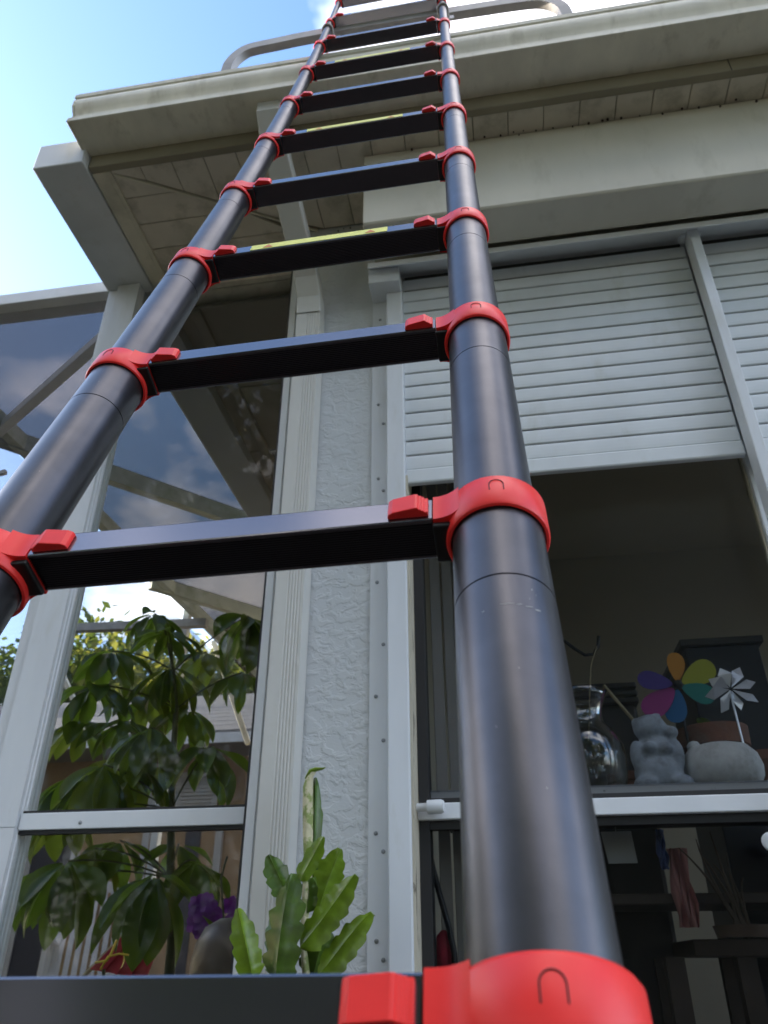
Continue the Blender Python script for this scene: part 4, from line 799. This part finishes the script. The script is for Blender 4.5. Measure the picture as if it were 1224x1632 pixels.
def hang(name, label, cat, px0, px1, py0, py1, Y, m):
    a = aty(px0, py0, Y); b = aty(px1, py1, Y); n = 14; vs = []; 
    mb = MB(); top = []; 
    for side in (0, 1):
        for j in range(8):
            z = a.z + (b.z-a.z)*j/7
            for i in range(n+1):
                x = a.x+(b.x-a.x)*i/n; mb.v.append(V((x+0.004*math.sin(j*1.3+i), Y+0.012*math.sin(i*1.5+0.3*j)*(0.5+j/10)+0.003*side, z)))
    for side in (0, 1):
        o_ = side*8*(n+1)
        for j in range(7):
            for i in range(n): q = (o_+j*(n+1)+i, o_+j*(n+1)+i+1, o_+(j+1)*(n+1)+i+1, o_+(j+1)*(n+1)+i); mb.f.append(q if side else q[::-1])
    return tag(obj(name, mb, m, smooth=True), label, cat)
hang('hanging_towel', 'pink striped towel hanging in the dark room below the shelf', 'towel', 1062, 1116, 1352, 1478, 1.73, M['cloth'])
hang('blue_rag', 'blue rag hanging beside the pink striped towel', 'rag', 1044, 1066, 1322, 1385, 1.70, M['bluecloth'])
# branches of a potted shrub in the dark lower pane
bs = aty(1190, 1560, 1.78); SHB = thing('bare_shrub', 'bare twiggy shrub in the dark room under the window rail', 'plant', (bs.x, 1.78, GZ+0.06))
for k in range(9):
    a = V((bs.x+random.uniform(-.02, .02), 1.72, zt2+0.0)); b = aty(random.uniform(1080, 1224), random.uniform(1320, 1400), 1.72); md = (a+b)/2+V((random.uniform(-.03, .03), 0.0, 0.03)); pts = [a*(1-t)**2+md*2*t*(1-t)+b*t*t for t in [i/6 for i in range(7)]]
    mb = MB(); mb.tube(pts, [0.004-0.0005*i for i in range(7)], 6); obj('branch', mb, M['bark'], SHB, smooth=True)
mb = MB(); mb.lathe(V((bs.x, 1.72, zt2)), [(0.05, -0.0), (0.055, 0.02), (0, 0.02)], 20); obj('pot', mb, M['brown'], SHB, smooth='auto')
# bent black rod low at the left of the window
mb = MB(); pts = [aty(px, py, 1.68) for px, py in ((682, 1345), (690, 1385), (702, 1430), (716, 1480), (724, 1520), (728, 1600))]; mb.tube(pts, 0.006, 8); tag(obj('black_hose', mb, M['rod'], smooth=True), 'black bent hose inside the left edge of the lower pane', 'hose')
mb = MB(); a = aty(708, 1520, 1.70); mb.lathe(a, [(0.012, -0.05), (0.017, 0.0), (0.014, 0.03), (0.004, 0.04)], 14); tag(obj('pink_bottle', mb, M['redcloth'], smooth=True), 'dark red bottle low beside the black hose', 'bottle')

# ------------------------------------------------------------------ trees beyond the patio
def tree(label, x, y, h, cw, m, seed, leaves=5200, group='trees behind the house wing'):
    rnd = random.Random(seed); t = thing('broadleaf_tree', label, 'tree', (x, y, GZ), group)
    o = V((x, y, GZ)); mb = MB(); limbs = []
    mb.tube([o, o+V((rnd.uniform(-.1, .1), 0, h*0.25)), o+V((rnd.uniform(-.3, .3), 0, h*0.5)), o+V((rnd.uniform(-.4, .4), 0, h*0.85))], [0.2, 0.16, 0.11, 0.03], 8)
    for k in range(8):
        z0 = h*rnd.uniform(0.25, 0.6); an = rnd.uniform(0, 6.28); e = V((math.cos(an)*cw*0.7, math.sin(an)*cw*0.7, h*rnd.uniform(0.2, 0.4))); s0 = o+V((0, 0, z0)); mb.tube([s0, s0+e*0.5+V((0, 0, 0.1)), s0+e], [0.07, 0.05, 0.015], 6); limbs.append(s0+e)
    obj('trunk', mb, M['bark'], t, smooth=True)
    cl = [(l_, rnd.uniform(0.5, 0.95)*cw*0.5) for l_ in limbs] + [(o+V((rnd.uniform(-.8, .8)*cw, rnd.uniform(-.8, .8)*cw, h*rnd.uniform(0.4, 1.0))), rnd.uniform(0.3, 0.6)*cw) for _ in range(16)]
    mb = MB()
    for k in range(leaves):
        c, r = rnd.choice(cl); d = V((rnd.gauss(0, 1), rnd.gauss(0, 1), rnd.gauss(0, 0.8))); d = d.normalized()*r*(rnd.random()**0.4); p = c+d
        u = V((rnd.gauss(0, 1), rnd.gauss(0, 1), rnd.gauss(0, 1))).normalized(); v_ = u.orthogonal().normalized(); s_ = rnd.uniform(0.07, 0.16)
        mb.add([p-u*s_, p+v_*s_*0.5, p+u*s_, p-v_*s_*0.5], [(0, 1, 2, 3)])
    obj('crown', mb, m, t); return t
TL = [('tall loose yellow green tree directly above the wing roof', -6.3, 14.5, 6.2, 2.0, 'tree'), ('bushy dark green tree left of the corner post', -10.3, 15.5, 7.0, 2.2, 'tree_dark'),
      ('rounded light green tree seen right of the umbrella plant stem', -4.6, 16.5, 6.6, 2.0, 'tree'), ('broad yellow green tree far behind the house wing', -8.2, 18.0, 7.4, 2.4, 'tree'),
      ('dark tree beyond the left edge of the pool cage', -13.5, 17.0, 7.5, 2.4, 'tree_dark'), ('slim dark green tree near the right end of the wing', -3.2, 19.0, 6.2, 1.8, 'tree_dark'), ('large dark tree farthest to the left', -15.0, 12.5, 6.5, 2.2, 'tree_dark')]
for i, (lb, x, y, h, cw, mm) in enumerate(TL): tree(lb, x, y, h, cw, M[mm], 40+i)

SL = [('tall dark unseen tree added to block the sun left of the pool cage', -12.5, 3.5, 7.5, 2.6, 'tree_dark'), ('bushy unseen tree added to block the sun left of the ladder', -12.0, -0.5, 7.0, 2.5, 'tree_dark'), ('spreading unseen tree added to block the sun far to the left', -13.5, -4.5, 7.5, 2.6, 'tree'),  # left trees are unseen, added to keep low sun off ladder and wall
      ('dark unseen tree added to darken reflections directly behind the camera', -0.8, -4.1, 6.8, 1.9, 'tree_dark'), ('wide dark unseen tree added to darken reflections behind the camera on the left', -4.6, -4.2, 7.4, 2.3, 'tree_dark'), ('unseen tree added for warm reflections behind the camera on the right', 5.2, -6.2, 6.8, 2.1, 'tree'), ('broad unseen tree added for reflections far behind the camera', 2.6, -10.5, 8.0, 2.4, 'tree'), ('bushy unseen tree added for reflections far behind the camera on the left', -6.0, -11.0, 8.0, 2.5, 'tree_dark')]  # rear trees are unseen, added to shape reflections in ladder and glass
for i, (lb, x, y, h, cw, mm) in enumerate(SL): tree(lb, x, y, h, cw, M[mm], 70+i, 7500, 'unseen trees added for shade and reflections')
def hedge(label, x0, x1, y0, y1, n):  # unseen foliage blocks, added to stop low sun and horizon glare
    cx, cy = (x0+x1)/2, (y0+y1)/2; hg = thing('light_block_hedge', label, 'hedge', (cx, cy, GZ), 'unseen hedges added to block light'); rnd = random.Random(n); mb = MB()
    for k in range(n):
        p = V((rnd.uniform(x0, x1), rnd.uniform(y0, y1), GZ+rnd.uniform(0, 3.5))); u = V((rnd.gauss(0, 1), rnd.gauss(0, 1), rnd.gauss(0, 1))).normalized(); v_ = u.orthogonal().normalized(); s_ = rnd.uniform(0.09, 0.17)
        mb.add([p-u*s_, p+v_*s_*0.6, p+u*s_, p-v_*s_*0.6], [(0, 1, 2, 3)])
    obj('foliage', mb, M['tree_dark'], hg)
    for k in range(6): t_ = (k+0.5)/6; q = V((x0+(x1-x0)*t_ if x1-x0 > 2 else cx, y0+(y1-y0)*t_ if y1-y0 > 2 else cy, GZ)); mb = MB(); mb.tube([q, q+V((0, 0, 2.8))], [0.06, 0.02], 6); obj('trunk', mb, M['bark'], hg)
hedge('tall dense unseen hedge added on the left to block the low sun', -9.5, -8.5, -7, 6, 9000)
hedge('tall dense unseen hedge added behind the camera to darken glass reflections', -9, 11, -13, -12, 13000)
